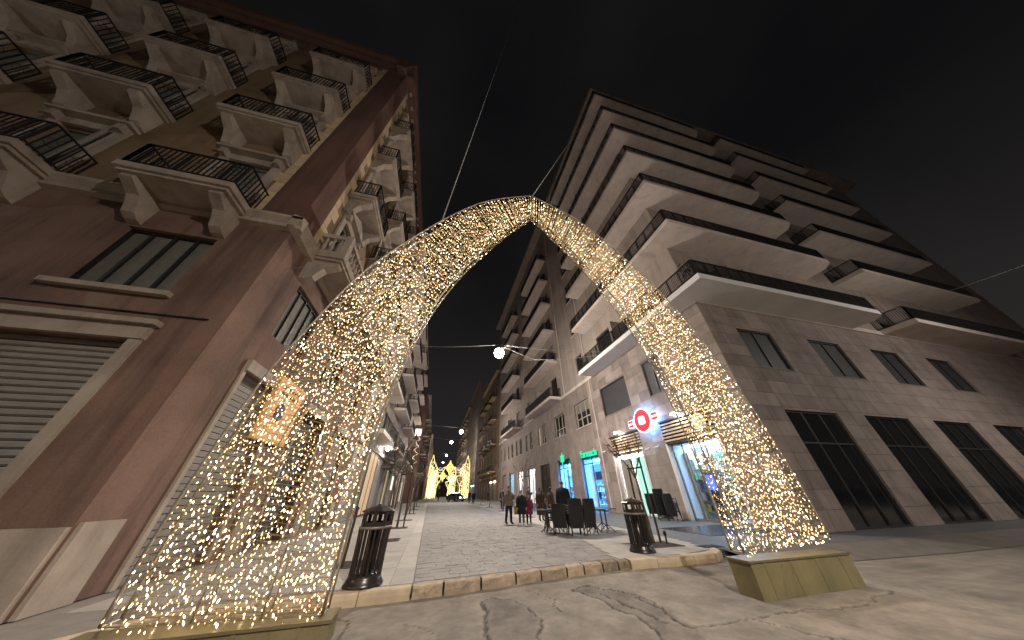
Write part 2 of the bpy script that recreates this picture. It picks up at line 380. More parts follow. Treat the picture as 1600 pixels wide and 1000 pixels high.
def crack(pts, w, dep):
    global Z, tone
    d = seg_dist(pts); ww = w * (.35 + 1.3 * fbm(GX, GY, 4, 91)); k = np.clip(1 - d / ww, 0, 1); Z -= k * dep; tone -= np.clip(k * 1.8, 0, 1) * .62
    rim = np.clip(1 - np.abs(d - ww * 1.8) / (ww * 1.3), 0, 1); tone += rim * .16
crack(PATCH1 + PATCH1[:1], .030, .022); crack(PATCH2[:4] + [(3.72, 5.0)], .022, .018); crack([(2.75, 6.2), (3.0, 5.5), (3.12, 4.9), (3.05, 4.4), (2.7, 3.0)], .040, .035)
crack([(3.15, 5.95), (3.28, 5.4), (3.32, 5.0), (3.4, 4.6)], .035, .03); crack([(3.6, 5.6), (3.7, 5.0), (3.5, 4.4), (3.95, 4.25), (4.5, 4.28), (5.2, 4.35), (6.4, 4.2), (8, 4.5)], .030, .03); crack([(4.5, 4.28), (4.9, 3.6), (5.8, 3.1)], .02, .02)
crack([(-1.4, 6.3), (-.9, 5.9), (-.95, 5.3), (-1.2, 4.5), (-1.6, 3.6)], .020, .015); crack([(-.2, 5.6), (.3, 5.1), (.25, 4.5)], .016, .012); crack([(1.9, 6.5), (2.2, 5.9), (2.1, 5.3)], .018, .015)
gut = np.clip(1 - (np.interp(GX, [p[0] for p in KERB], [p[1] for p in KERB]) - GY) / .35, 0, 1) * (GY < 7.6); tone += gut * (.25 * fbm(GX, GY, 3, 66) + .05)
tone = np.clip(tone, .15, 1.7); Z = np.where(near > 0, Z, -.012)
nx_, ny_ = GX.shape; V_ = np.stack([GX, GY, Z - .004], -1).reshape(-1, 3); idx = np.arange(nx_ * ny_).reshape(nx_, ny_)
F_ = np.stack([idx[:-1, :-1], idx[1:, :-1], idx[1:, 1:], idx[:-1, 1:]], -1).reshape(-1, 4)
me = bpy.data.meshes.new('road'); me.vertices.add(len(V_)); me.vertices.foreach_set('co', V_.ravel()); me.loops.add(F_.size); me.loops.foreach_set('vertex_index', F_.ravel().astype(np.int32)); me.polygons.add(len(F_)); me.polygons.foreach_set('loop_start', np.arange(0, F_.size, 4, dtype=np.int32)); me.polygons.foreach_set('use_smooth', np.ones(len(F_), bool)); me.update(); me.validate()
at = me.attributes.new('wear', 'FLOAT', 'POINT'); at.data.foreach_set('value', tone.ravel().astype(np.float32))
rm_ = M['road']; nt = rm_.node_tree; an = nt.nodes.new('ShaderNodeAttribute'); an.attribute_name = 'wear'; bs = nt.nodes['Principled BSDF']; src = bs.inputs['Base Color'].links[0].from_socket
mxr = nt.nodes.new('ShaderNodeMix'); mxr.data_type = 'RGBA'; mxr.blend_type = 'MULTIPLY'; mxr.inputs['Factor'].default_value = 1; nt.links.new(src, mxr.inputs['A']); nt.links.new(an.outputs['Fac'], mxr.inputs['B']); nt.links.new(mxr.outputs['Result'], bs.inputs['Base Color'])
me.materials.append(rm_); road = struct(put('road', me))

# street edges
def left_edge(y): return -.12 - .009 * (y - 6.7)
def right_edge(y): return lerp_tab([(6, 4.45), (7.2, 4.45), (10.3, 5.15), (12.1, 5.45), (33, 5.75), (80, 6.1), (400, 8)], y)
# bed under the paving stones, running on to the horizon as plain paving
yy = [6.9, 10.3, 12.1, 33, 80, 260]
mb = MB(); q = []
mb.v = [(left_edge(y), y if y > 6.9 else 6.72, PAVE - .010) for y in yy] + [(right_edge(y), y if y > 6.9 else 7.3, PAVE - .010) for y in yy]
for i in range(len(yy) - 1): mb.f.append((i, 6 + i, 7 + i, i + 1)); mb.m.append(0)
paving = struct(mb.build('street_paving', M['joint']))
mb = MB(); ya = [44, 80, 260]
mb.v = [(left_edge(y), y, PAVE - .003) for y in ya] + [(right_edge(y), y, PAVE - .003) for y in ya]
for i in range(2): mb.f.append((i, 3 + i, 4 + i, i + 1)); mb.m.append(0)
mb.build('far_paving', M['basalt'], paving)
def stone(mb, poly, zt, drop=.05, inset=.012):
    """one block: a slightly crowned top with a worn edge"""
    c = Vector((sum(p[0] for p in poly) / len(poly), sum(p[1] for p in poly) / len(poly))); k = len(mb.v); n = len(poly)
    for f, z in ((1, zt - drop), (1, zt - .003), (0, zt)):
        for i, p in enumerate(poly):
            d = (c - Vector(p[:2])); L = d.length; s = (inset / L) if f == 0 else 0
            mb.v.append((p[0] + d.x * s, p[1] + d.y * s, z + (p[2] if f == 0 and len(p) > 2 else 0)))
    for r in range(2):
        for i in range(n):
            j = (i + 1) % n; mb.f.append((k + r * n + i, k + r * n + j, k + (r + 1) * n + j, k + (r + 1) * n + i)); mb.m.append(0)
    mb.f.append(tuple(k + 2 * n + i for i in range(n))); mb.m.append(0)
rs = random.Random(11); cnt = 0; rest = MB(); y = 0.0; row = 0; rowh = .235
while y < 38:
    h = rowh * rs.uniform(.85, 1.15) * (1 if y < 9 else 1.7); 
    xa = 0.0; W = 1.0
    base = lambda x, t: (lerp_tab([(-1, 6.86), (1.6, 7.10), (2.9, 7.31), (4.24, 7.48), (6, 7.47)], x) if True else 0) * (1 - min(1, t / 12)) + 7.1 * min(1, t / 12) + t
    x = left_edge(7 + y) + .01; off = rs.uniform(0, .2); first = True
    xe = right_edge(7.2 + y) - .01
    while x < xe - .05:
        w = rs.uniform(.26, .50) * (1 if y < 9 else 1.9)
        if first: w = max(.16, w - off); first = False
        if xe - (x + w) < .14: w = xe - x
        g = .002; sag = lambda xx: .07 * math.sin(xx * 1.1 + row * .25)
        pts = []
        for (px, t) in ((x + g, y + g), (x + w - g, y + g), (x + w - g, y + h - g), (x + g, y + h - g)):
            bx = px + rs.uniform(-.008, .008); pts.append((bx, base(bx, t) + sag(bx) * (1 if t > .4 else t / .4) + rs.uniform(-.006, .006), rs.uniform(-.006, .006)))
        zt = PAVE + rs.uniform(-.003, .003)
        if cnt < 300:
            m1 = MB(); stone(m1, pts, zt); m1.build('paving_stone', M['basalt'], paving); cnt += 1
        else: stone(rest, pts, zt)
        x += w
    y += h; row += 1
tag(rest.build('paving_stones_beyond', M['basalt'], paving), None, None, kind='stuff')

# left sidewalk bed, slabs and the front kerb
mb = MB(); mb.prism([(-60, 4.7), (-5.6, 4.7), (-4.7, 5.05), (-4.05, 5.8), (-3.5, 6.5), (-1.3, 6.69), (-.13, 6.75), (left_edge(60), 60), (left_edge(260), 260), (-5.0, 260), (-5.29, 6.61), (-60, 6.61)], -.1, PAVE - .012)
side_l = struct(fixmesh(mb.build('left_sidewalk', M['slabjoint'])))
def slabs(parent, x0, x1, y0, y1, dx, dy, keep, limit, seed, m=M['slab'], nm='paving_slab'):
    r = random.Random(seed); rest = MB(); c = 0; y = y0; rowi = 0; cells = []
    while y < y1:
        x = x0 + (dx / 2 if rowi % 2 else 0) - dx
        while x < x1:
            cells.append((x, y)); x += dx
        y += dy; rowi += 1
    for x, y in cells:
        a, b, d, e = x + .004, x + dx - .004, y + .004, y + dy - .004
        a = max(a, x0); b = min(b, x1 if not callable(keep) else keep(y + dy / 2)); 
        if b - a < .08: continue
        zt = PAVE + r.uniform(-.002, .002); poly = [(a, d), (b, d), (b, e), (a, e)]
        if c < limit: m1 = MB(); stone(m1, poly, zt, .04, .005); m1.build(nm, m, parent); c += 1
        else: stone(rest, poly, zt, .04, .005)
    if rest.v: tag(rest.build(nm + 's_beyond', m, parent), None, None, kind='stuff')
slabs(side_l, -4.9, -.5, 6.85, 42, 1.1, .7, lambda y: left_edge(y) - .42, 170, 3)
rb = MB(); y = 6.85; c = 0
while y < 60:      # border course along the street
    h = 1.3; p = [(left_edge(y) - .41, y + .004), (left_edge(y) - .006, y + .004), (left_edge(y + h) - .006, y + h - .004), (left_edge(y + h) - .41, y + h - .004)]
    if y < 22: m1 = MB(); stone(m1, p, PAVE + .002, .04, .006); m1.build('border_slab', M['slab'], side_l)
    else: stone(rb, p, PAVE + .002, .04, .006)
    y += h
tag(rb.build('border_slabs_beyond', M['slab'], side_l), None, None, kind='stuff')
def kerb_piece(x0, x1, m, parent, depth=.28, zt=PAVE + .006, rough=0, seed=0, name='kerb_stone'):
    r = random.Random(seed); m1 = MB(); N = 6; K = []
    for i in range(N + 1):
        x = x0 + .006 + (x1 - x0 - .012) * i / N; yk = kerb_y(x); j = lambda a: r.uniform(-a, a) * rough
        e = .02 * rough * (1 if i in (0, N) else 0)
        K.append([(x, yk + .0 + j(.012) + e, -.04), (x, yk + j(.016) + e, zt * .5), (x, yk + .01 + j(.016) + e, zt - .02 + j(.012)), (x, yk + .03 + j(.012) + e, zt + j(.012)), (x, yk + depth, zt + j(.010)), (x, yk + depth, -.04)])
    for k in K: m1.v += k
    for i in range(N):
        for q in range(5): a = i * 6 + q; m1.f.append((a, a + 6, a + 7, a + 1)); m1.m.append(0)
    m1.f.append((0, 1, 2, 3, 4, 5)); m1.f.append(tuple(N * 6 + i for i in reversed(range(6)))); m1.m += [0, 0]
    o = m1.build(name, m, parent); fixn(o.data); return o
kerb = struct(bpy.data.objects.new('front_kerb', None)); COL.objects.link(kerb)
x = -30.0
while x < -5.7: kerb_piece(x, x + 1.2, M['kerb'], kerb, .22, seed=int(x * 10)); x += 1.2
for a, b in ((-5.65, -4.75), (-4.75, -4.0), (-4.0, -3.42), (-3.42, -2.15), (-2.15, -.97), (-.97, -.14)): kerb_piece(a, b, M['kerb'], kerb, .22, seed=int(a * 7))
xs_ = [-.13, .42, 1.12, 1.83, 2.40, 3.02, 3.45, 3.95, 4.37, 4.66]
for i, (a, b) in enumerate(zip(xs_, xs_[1:])): kerb_piece(a + .012, b - .012, M['oldkerb'], kerb, .24, PAVE + .004, .8, i + 40, 'rough_kerb_stone')
for a, b in ((4.69, 5.38), (5.38, 6.45), (6.45, 7.15)): kerb_piece(a, b, M['kerb'], kerb, .26, PAVE + .01, .25, int(a * 9))
kerb_piece(7.16, 7.93, M['kerb'], kerb, .3, PAVE + .004, .3, 77)

# right sidewalk: pale slabs, then a grey asphalt strip up to the shop fronts
mb = MB(); mb.prism([(4.43, 7.37), (4.9, 7.34), (5.9, 7.27), (7.1, 7.35), (7.75, 7.75), (8.1, 9.5), (8.5, 16), (9, 40), (10.5, 260), (right_edge(260), 260), (right_edge(80), 80), (5.75, 33), (5.45, 12.1), (5.15, 10.3), (4.43, 7.4)][:-1], -.1, PAVE - .012)
side_r = struct(fixmesh(mb.build('right_sidewalk', M['slabjoint'])))
rest = MB(); c = 0; y = 7.42; rr = random.Random(5); rowi = 0
while y < 42:
    dy = .62; xl = right_edge(y + dy / 2) + .01; xr = lerp_tab([(7, 7.5), (7.75, 7.7), (9.5, 8.08), (16, 8.48), (40, 8.98), (80, 9.4)], y + dy / 2); x = xl; k = 0
    while x < xr - .05:
        w = .5 if (k == 0 and rowi % 2) else 1.0; w = min(w, xr - x); 
        if xr - x - w < .2: w = xr - x
        if not (6.25 < x + w / 2 < 7.35 and 8.35 < y + dy / 2 < 9.2):
            ytop = y + dy - .004; p = [(x + .004, max(y + .004, kerb_y(x) + .28)), (x + w - .004, max(y + .004, kerb_y(x + w) + .28)), (x + w - .004, ytop), (x + .004, ytop)]
            if c < 130: m1 = MB(); stone(m1, p, PAVE + rr.uniform(-.002, .002), .04, .005); m1.build('paving_slab', M['slab'], side_r); c += 1
            else: stone(rest, p, PAVE + rr.uniform(-.002, .002), .04, .005)
        x += w; k += 1
    y += dy; rowi += 1
tag(rest.build('paving_slabs_beyond', M['slab'], side_r), None, None, kind='stuff')
mb = MB()
mb.prism([(7.72, 7.72), (8.08, 9.5), (8.48, 16), (8.98, 40), (10.48, 260), (13.5, 260), (13.53, 8.85), (60, 8.85), (60, 7.3), (14, 7.3), (8.2, 7.6)], -.05, PAVE - .006)
strip = struct(fixmesh(mb.build('asphalt_forecourt', M['asphalt'])))
mb = MB(); A = [(7.95, 7.6), (8.2, 7.58), (14, 7.28), (60, 7.28)]; B = [(8.0, 6.6), (8.6, 6.3), (14, 6.0), (60, 6.0)]
for i in range(3): mb.face(((*B[i], -.005), (*B[i + 1], -.005), (*A[i + 1], PAVE - .01), (*A[i], PAVE - .01)))
struct(mb.build('ramp', M['patch']))
mb = MB(); mb.box((7.6, 7.82, PAVE - .004), (8.25, 8.22, PAVE + .006)); 
for i in range(9): mb.box((7.64 + i * .066, 7.86, PAVE + .0065), (7.67 + i * .066, 8.18, PAVE + .016))
tag(mb.build('drain_grate', M['grate']), 'black iron drain grate at the end of the pale kerb', 'grate')
mb = MB(); mb.box((9.7, 9.6, PAVE - .003), (12.9, 12.2, PAVE + .006))
tag(mb.build('doormat', mat('wet_dark_mat', (.05, .05, .06), .25, .2, 2, 60, .2, spec=.7)), 'dark wet mat on the asphalt before the bakery door', 'mat')

# ------------------------------------------------------------------ shared pieces
UNIT = MB().box((-.5, -.5, -.5), (.5, .5, .5))
_unit = {}
def ubox(name, m, parent, a, b, root=None):
    """a box piece that shares one unit mesh per material"""
    if m.name not in _unit: _unit[m.name] = UNIT.mesh('block', m)
    c = [(a[i] + b[i]) / 2 for i in range(3)]; s = [abs(b[i] - a[i]) for i in range(3)]
    return put(name, _unit[m.name], parent, c, None, s)

def window(parent, root, face, u0, u1, z0, z1, plane, frame, pane, depth=.18, mull=1, trans=None, sill=None, shut=None):
    """a window set back in its opening. face 'x-'/'x+' (street faces) or 'y-' (cross street). u = Y or X."""
    def P(u, d, z): 
        if face == 'x-': return (plane + d, u, z)
        if face == 'x+': return (plane - d, u, z)
        return (u, plane + d, z)
    mb = MB(); t = .07
    def bx(ua, ub, za, zb, d0, d1): mb.box(P(ua, d0, za), P(ub, d1, zb))
    bx(u0, u0 + t, z0, z1, depth - .05, depth + .03); bx(u1 - t, u1, z0, z1, depth - .05, depth + .03)
    bx(u0 + t, u1 - t, z1 - t, z1, depth - .05, depth + .03); bx(u0 + t, u1 - t, z0, z0 + t, depth - .05, depth + .03)
    for k in range(mull):
        u = u0 + (u1 - u0) * (k + 1) / (mull + 1); bx(u - t / 2, u + t / 2, z0 + t, z1 - t, depth - .04, depth + .02)
    if trans: bx(u0 + t, u1 - t, trans - t / 2, trans + t / 2, depth - .035, depth + .015)
    w = mb.build('window', frame, parent)
    zsh = z1
    if shut: 
        zs_ = z1 - (z1 - z0) * shut
        m2 = MB(); zz = zs_
        while zz < z1 - t - .02: m2.box(P(u0 + t, depth - .03, zz), P(u1 - t, depth + .012, min(zz + .085, z1 - t))); zz += .095
        m2.build('shutter', M['shutter'], w); 
    ubox('pane', pane, w, P(u0 + t * .5, depth + .022, z0 + t * .5), P(u1 - t * .5, depth + .045, z1 - t * .5))
    if sill: ubox('sill', sill, w, P(u0 - .08, -.08, z0 - .07), P(u1 + .08, depth + .03, z0 - .002))
    return w

def railing(mb, path, z0, h, step=.13, r=.009, top=.03):
    for (a, b) in zip(path, path[1:]):
        a = Vector((*a, 0)); b = Vector((*b, 0)); L = (b - a).length; n = max(1, int(L / step))
        mb.bar(a + Vector((0, 0, z0 + h)), b + Vector((0, 0, z0 + h)), top * 1.6, top)
        mb.bar(a + Vector((0, 0, z0 + .10)), b + Vector((0, 0, z0 + .10)), top, top)
        for i in range(n + 1):
            p = a + (b - a) * (i / n); w = r * 2 if i % 8 else r * 4.5
            mb.bar(p + Vector((0, 0, z0)), p + Vector((0, 0, z0 + h)), w, w)
def rebase(root, base):
    """the root is an Empty at the thing's base; its parts were laid out in scene coordinates"""
    root.location = base
    for c in root.children: c.matrix_parent_inverse = Matrix.Translation([-b for b in base])
    return root

# ------------------------------------------------------------------ right corner apartment block
XF, YC = 13.54, 8.8
blk = thing('apartment_block', 'tall beige corner apartment block with stacked wraparound balconies above stone-clad shops', 'building')
BAY = [10.8 + 5.73 * k for k in range(9)]
TOP = 42.0
ops_low = []; ops_up = []
for k, y in enumerate(BAY):
    ops_low.append((y, y + (3.6 if k < 2 else 3.4), PAVE, 5.05 if k < 2 else 4.45))
MEZ = [(12.75, 14.4), (16.5, 20.1), (22.4, 25.4), (28.1, 31.1), (33.9, 35.3), (36.2, 37.2), (39.6, 41.0), (42.2, 43.2), (45.3, 46.7), (48, 49), (51, 52.4), (54, 55), (57, 58.4), (60.5, 61.5)]
for a, b in MEZ: ops_low.append((a, b, 6.82, 9.15))
LEV = [11.0 + 4.72 * k for k in range(7)]
FL = [(11.6, 13.4), (16.8, 19.0), (22.2, 23.6), (29.0, 31.0), (34.6, 36.8), (40.2, 41.6), (46.2, 48.4), (52, 54.2), (58.5, 60)]
for z in LEV[:6]:
    for i, (a, b) in enumerate(FL): ops_up.append((a, b, z + (.0 if i not in (2, 5, 8) else .9), z + (2.9 if i not in (2, 5, 8) else 2.9)))
sh = lambda ops, o: [(a - o, b - o, c, d) for a, b, c, d in ops]
mb = MB(); wall(mb, (XF, YC, 0), (0, 1, 0), (-1, 0, 0), 64 - YC, PAVE, 10.95, sh(ops_low, YC), .35)
AX_low = [(15.6, 18.2, 6.82, 9.15), (21.2, 24.0, 6.82, 9.15), (27, 29.8, 6.82, 9.15), (33, 35.8, 6.82, 9.15), (15.6, 19.2, PAVE, 4.6), (21.2, 24.8, PAVE, 4.6), (27, 30.6, PAVE, 4.6), (33, 36.6, PAVE, 4.6)]
wall(mb, (XF, YC, 0), (1, 0, 0), (0, -1, 0), 46, PAVE, 10.95, sh(AX_low, XF), .35)
mb.build('stone_wall', M['cladgap'], blk)
AX_up = []
for z in LEV[:6]:
    for a, b in ((15.4, 17.4), (20.6, 22.8), (24.4, 25.8), (31.4, 33.6), (37, 39.2), (43, 45)): AX_up.append((a, b, z, z + 2.9))
mb = MB(); wall(mb, (XF, YC, 0), (0, 1, 0), (-1, 0, 0), 64 - YC, 10.95, TOP, sh(ops_up, YC), .3)
wall(mb, (XF, YC, 0), (1, 0, 0), (0, -1, 0), 46, 10.95, TOP, sh(AX_up, XF), .3)
mb.face(((XF, 64, PAVE), (60, 64, PAVE), (60, 64, TOP), (XF, 64, TOP)))
mb.face(((XF, YC, TOP), (60, YC, TOP), (60, 64, TOP), (XF, 64, TOP)))
mb.face(((60, YC, PAVE), (60, 64, PAVE), (60, 64, TOP), (60, YC, TOP)))
mb.build('upper_wall', M['plaster'], blk)
mb = MB(); mb.box((XF - .09, YC - .09, 10.62), (XF + .3, 64, 10.948)); mb.box((XF + .3, YC - .09, 10.62), (59, YC + .2, 10.948))
mb.build('string_course', M['slabw'], blk)
mb = MB(); mb.box((XF - 1.35, YC - 1.6, TOP + .002), (60, 64, TOP + .45)); mb.build('roof', M['plaster'], blk)

# stone panels of the two lower storeys (near part)
rows = []; z = PAVE
while z < 10.5: rows.append((z, min(z + .655, 10.61))); z += .655
def panels(axis, u0, u1, colw, ops, plane):
    n = 0
    cuts = sorted({u0, u1, *[c for o in ops for c in o[:2] if u0 < c < u1]})
    for a, b in zip(cuts, cuts[1:]):
        k = max(1, round((b - a) / colw)); um = (a + b) / 2
        for (z0, z1) in rows:
            segs = [(z0, z1)]
            for o in ops:
                if o[0] < um < o[1]:
                    ns = []
                    for s0, s1 in segs:
                        if s0 < o[2]: ns.append((s0, min(s1, o[2])))
                        if s1 > o[3]: ns.append((max(s0, o[3]), s1))
                    segs = ns
            for s0, s1 in segs:
                if s1 - s0 < .12: continue
                for i in range(k):
                    p = a + (b - a) * i / k + .008; q = a + (b - a) * (i + 1) / k - .008; pr = R_.uniform(.018, .026)
                    if axis == 'y': ubox('stone_panel', M['cladding'], blk, (plane - pr, p, s0 + .007), (plane + .004, q, s1 - .007))
                    else: ubox('stone_panel', M['cladding'], blk, (p, plane - pr, s0 + .007), (q, plane + .004, s1 - .007))
                    n += 1
    return n
npan = panels('y', YC - .02, 22.3, 1.25, ops_low, XF) + panels('x', XF + .006, 18.6, 1.3, AX_low, YC)
far = MB()   # the same cladding further down the street, joined
for (z0, z1) in rows:
    cuts = sorted({22.3, 64, *[c for o in ops_low for c in o[:2] if c > 22.3]})
    for a, b in zip(cuts, cuts[1:]):
        um = (a + b) / 2; segs = [(z0, z1)]
        for o in ops_low:
            if o[0] < um < o[1]: segs = [t for s0, s1 in segs for t in ((s0, min(s1, o[2])), (max(s0, o[3]), s1)) if t[1] - t[0] > .12]
        k = max(1, round((b - a) / 1.25))
        for s0, s1 in segs:
            for i in range(k): far.box((XF - .022, a + (b - a) * i / k + .008, s0 + .007), (XF + .004, a + (b - a) * (i + 1) / k - .008, s1 - .007))
for (z0, z1) in rows:
    cuts = sorted({18.6, 58, *[c for o in AX_low for c in o[:2] if c > 18.6]})
    for a, b in zip(cuts, cuts[1:]):
        um = (a + b) / 2; segs = [(z0, z1)]
        for o in AX_low:
            if o[0] < um < o[1]: segs = [t for s0, s1 in segs for t in ((s0, min(s1, o[2])), (max(s0, o[3]), s1)) if t[1] - t[0] > .12]
        k = max(1, round((b - a) / 1.3))
        for s0, s1 in segs:
            for i in range(k): far.box((a + (b - a) * i / k + .008, YC - .022, s0 + .007), (a + (b - a) * (i + 1) / k - .008, YC + .004, s1 - .007))
tag(far.build('stone_panels_beyond', M['cladding'], blk), None, None, kind='stuff')

# mezzanine windows
E_mez = emat('lit_room_window', (1, .75, .45), .16)
for i, (a, b) in enumerate(MEZ):
    if i < 2: # dark flush panels
        w = window(blk, blk, 'x-', a, b, 6.82, 9.15, XF, M['frame_dark'], M['shutdark'], .10, 0 if i else 1)
    else: window(blk, blk, 'x-', a, b, 6.82, 9.15, XF, M['frame_light'], E_mez if i == 5 else M['glassdark'], .2, 2 if b - a > 2 else 1, 7.65, M['slabw'], shut=(0, .25, .4, 0, .6)[i % 5] or None)
for a, b, c, d in AX_low:
    window(blk, blk, 'y-', a, b, c, d, YC, M['frame_dark'], M['shutdark'] if c > 5 else M['glassdark'], .12, 1 if c > 5 else 2, None if c > 5 else 3.2)
for z in LEV[:6]:
    for i, (a, b) in enumerate(FL):
        low = i in (2, 5, 8); window(blk, blk, 'x-', a, b, z + (.9 if low else 0), z + 2.9, XF, M['frame_dark'], M['glassdark'], .2, 1, None, M['slabw'] if low else None, shut=R_.choice((None, .35, .6, 1.0, .5)))
    for a, b in ((15.4, 17.4), (20.6, 22.8), (24.4, 25.8), (31.4, 33.6), (37, 39.2), (43, 45)):
        window(blk, blk, 'y-', a, b, z, z + 2.9, YC, M['frame_dark'], M['glassdark'], .2, 1, None, None, shut=R_.choice((None, .35, .6, 1.0, .5)))

# balconies: an L-shaped deck round the corner, straight ones along the street and on the cross street
XB, YB = 12.04, 7.0
def balcony(name, outline, rail_path, z, m, extra=None):
    mb = MB(); mb.prism(outline, z - .34, z - .002); deck = fixmesh(mb.build(name, m, blk))
    mb = MB(); mb.prism(extra, z - .40, z - .342) if extra else None
    if extra: fixmesh(mb.build('drip_edge', M['slabw'], deck))
    mb = MB(); railing(mb, rail_path, z, 1.04, .105, .015, .045); mb.build('railing', M['rail'], deck)
    return deck
for k, z in enumerate(LEV):
    xe = 26.4; m = M['slablit'] if k == 0 else M['slabw']  # lowest deck takes the paler tone with light from below painted in
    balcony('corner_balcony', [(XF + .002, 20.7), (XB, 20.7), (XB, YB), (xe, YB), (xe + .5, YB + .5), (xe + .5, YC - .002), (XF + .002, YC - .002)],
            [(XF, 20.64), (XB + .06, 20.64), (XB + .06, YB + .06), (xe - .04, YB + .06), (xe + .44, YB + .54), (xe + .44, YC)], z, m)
    if k < 6:
        balcony('street_balcony', [(XF + .002, 38.1), (XB, 38.1), (XB, 28.2), (XF + .002, 28.2)], [(XF, 38.04), (XB + .06, 38.04), (XB + .06, 28.26), (XF, 28.26)], z, M['slabw'])
        balcony('street_balcony', [(XF + .002, 55.3), (XB, 55.3), (XB, 45.4), (XF + .002, 45.4)], [(XF, 55.24), (XB + .06, 55.24), (XB + .06, 45.46), (XF, 45.46)], z, M['slabw'])
    balcony('side_balcony', [(30.2, YC - .002), (30.2, YB), (46, YB), (46, YC - .002)], [(30.26, YC), (30.26, YB + .06), (45.9, YB + .06), (45.9, YC)], z, M['slabw'])
# partition fins and air conditioners seen between the railings
for k in range(6):
    for y in (14.9, 33.0, 50.2):
        ubox('partition', M['plaster'], blk, (XB + .25, y, LEV[k] + .001), (XF - .03, y + .12, LEV[k] + 2.1))
ac = MB(); ac.box((0, 0, 0), (.32, .82, .6)); ac.lathe([(.0, 0), (.24, 0), (.24, .012), (0, .012)], 14, (0, 0, 0), 1, False)
for i, (y, k) in enumerate(((19.6, 0), (30.2, 1), (16.2, 2), (35.0, 0), (47.5, 1))):
    mm = MB(); mm.box((XF - .36, y, LEV[k] + .02), (XF - .04, y + .82, LEV[k] + .64)); a = mm.build('air_conditioner', M['white'], blk)
    m3 = MB(); 
    pts = [(XF - .372, y + .36 + .23 * math.cos(t * PI / 8), LEV[k] + .33 + .23 * math.sin(t * PI / 8)) for t in range(16)]; m3.face(pts); m3.build('fan_grille', M['frame_dark'], a)
mb = MB(); mb.tube([(XF - .06, 21.6, .3), (XF - .06, 21.6, 41)], .05, 6); mb.build('downpipe', M['slabw'], blk)
mb = MB(); mb.tube([(XF - .06, 27.2, 10.98), (XF - .06, 27.2, 41)], .05, 6); mb.build('downpipe', M['slabw'], blk)

# shop rooms behind the openings
def room(y0, y1, h, light, depth=4.0, wallm=M['roomw'], shelves=True, lz=None, lw=.5, seed=0):
    r = random.Random(seed); x0 = XF + .34; x1 = x0 + depth; e = .25
    mb = MB(); a, b = y0 - e, y1 + e
    mb.face(((x0, a, PAVE + .002), (x1, a, PAVE + .002), (x1, b, PAVE + .002), (x0, b, PAVE + .002)), 1)
    mb.face(((x1, a, PAVE), (x1, b, PAVE), (x1, b, h + .1), (x1, a, h + .1))); mb.face(((x0, a, PAVE), (x1, a, PAVE), (x1, a, h + .1), (x0, a, h + .1)))
    mb.face(((x0, b, PAVE), (x1, b, PAVE), (x1, b, h + .1), (x0, b, h + .1))); mb.face(((x0, a, h + .1), (x0, b, h + .1), (x1, b, h + .1), (x1, a, h + .1)))
    rm = mb.build('shop_room', [wallm, M['roomf']], blk)
    for i in range(2):
        xx = x0 + depth * (.3 + .4 * i); ubox('ceiling_light', light, rm, (xx - .3, (y0 + y1) / 2 - (y1 - y0) * lw, h - .02), (xx + .3, (y0 + y1) / 2 + (y1 - y0) * lw, h + .04))
    if shelves:
        mb = MB()
        for zz in [.35 + .42 * i for i in range(6)]: mb.box((x1 - .42, a + .1, zz), (x1 - .02, b - .1, zz + .03))
        for yy_ in (a + .12, (a + b) / 2, b - .14): mb.box((x1 - .43, yy_, PAVE + .003), (x1 - .03, yy_ + .04, 2.9))
        s_ = mb.build('shelving', M['white'], rm)
        mb = MB(); gm = [mat('goods_%d' % i, c, .6, .2, 8, 40, 0) for i, c in enumerate(((.5, .1, .08), (.1, .25, .5), (.6, .5, .2), (.6, .6, .6), (.1, .35, .15)))]
        for zz in [.38 + .42 * i for i in range(6)]:
            yy_ = a + .2
            while yy_ < b - .3:
                w = r.uniform(.08, .2)
                if r.random() < .85: mb.box((x1 - .36, yy_, zz + .001), (x1 - .14, yy_ + w - .02, zz + r.uniform(.14, .32)), r.randrange(5))
                yy_ += w
        tag(mb.build('shelf_goods', gm, rm), None, None, kind='stuff')
        mb = MB(); gs = MB(); yb_ = b - .02
        for zz in [.5 + .5 * i for i in range(7)]:
            if zz > h - .5: break
            mb.box((x0 + .9, yb_ - .32, zz), (x1 - .6, yb_ - .005, zz + .03)); xx = x0 + 1.0
            while xx < x1 - .8:
                w = r.uniform(.1, .26)
                if r.random() < .8: gs.box((xx, yb_ - .27, zz + .031), (xx + w - .03, yb_ - .06, zz + r.uniform(.15, .4)), r.randrange(5))
                xx += w
        for xx in (x0 + .88, (x0 + x1) / 2, x1 - .58): mb.box((xx, yb_ - .33, PAVE + .003), (xx + .035, yb_ - .006, h - .3))
        mb.build('side_shelving', M['slat'] if seed == 1 else M['white'], rm); tag(gs.build('side_goods', gm, rm), None, None, kind='stuff')
        ubox('counter', M['white'], rm, (x1 - 1.7, a + .6, PAVE + .004), (x1 - 1.1, b - 1.2, 1.15))
    return rm
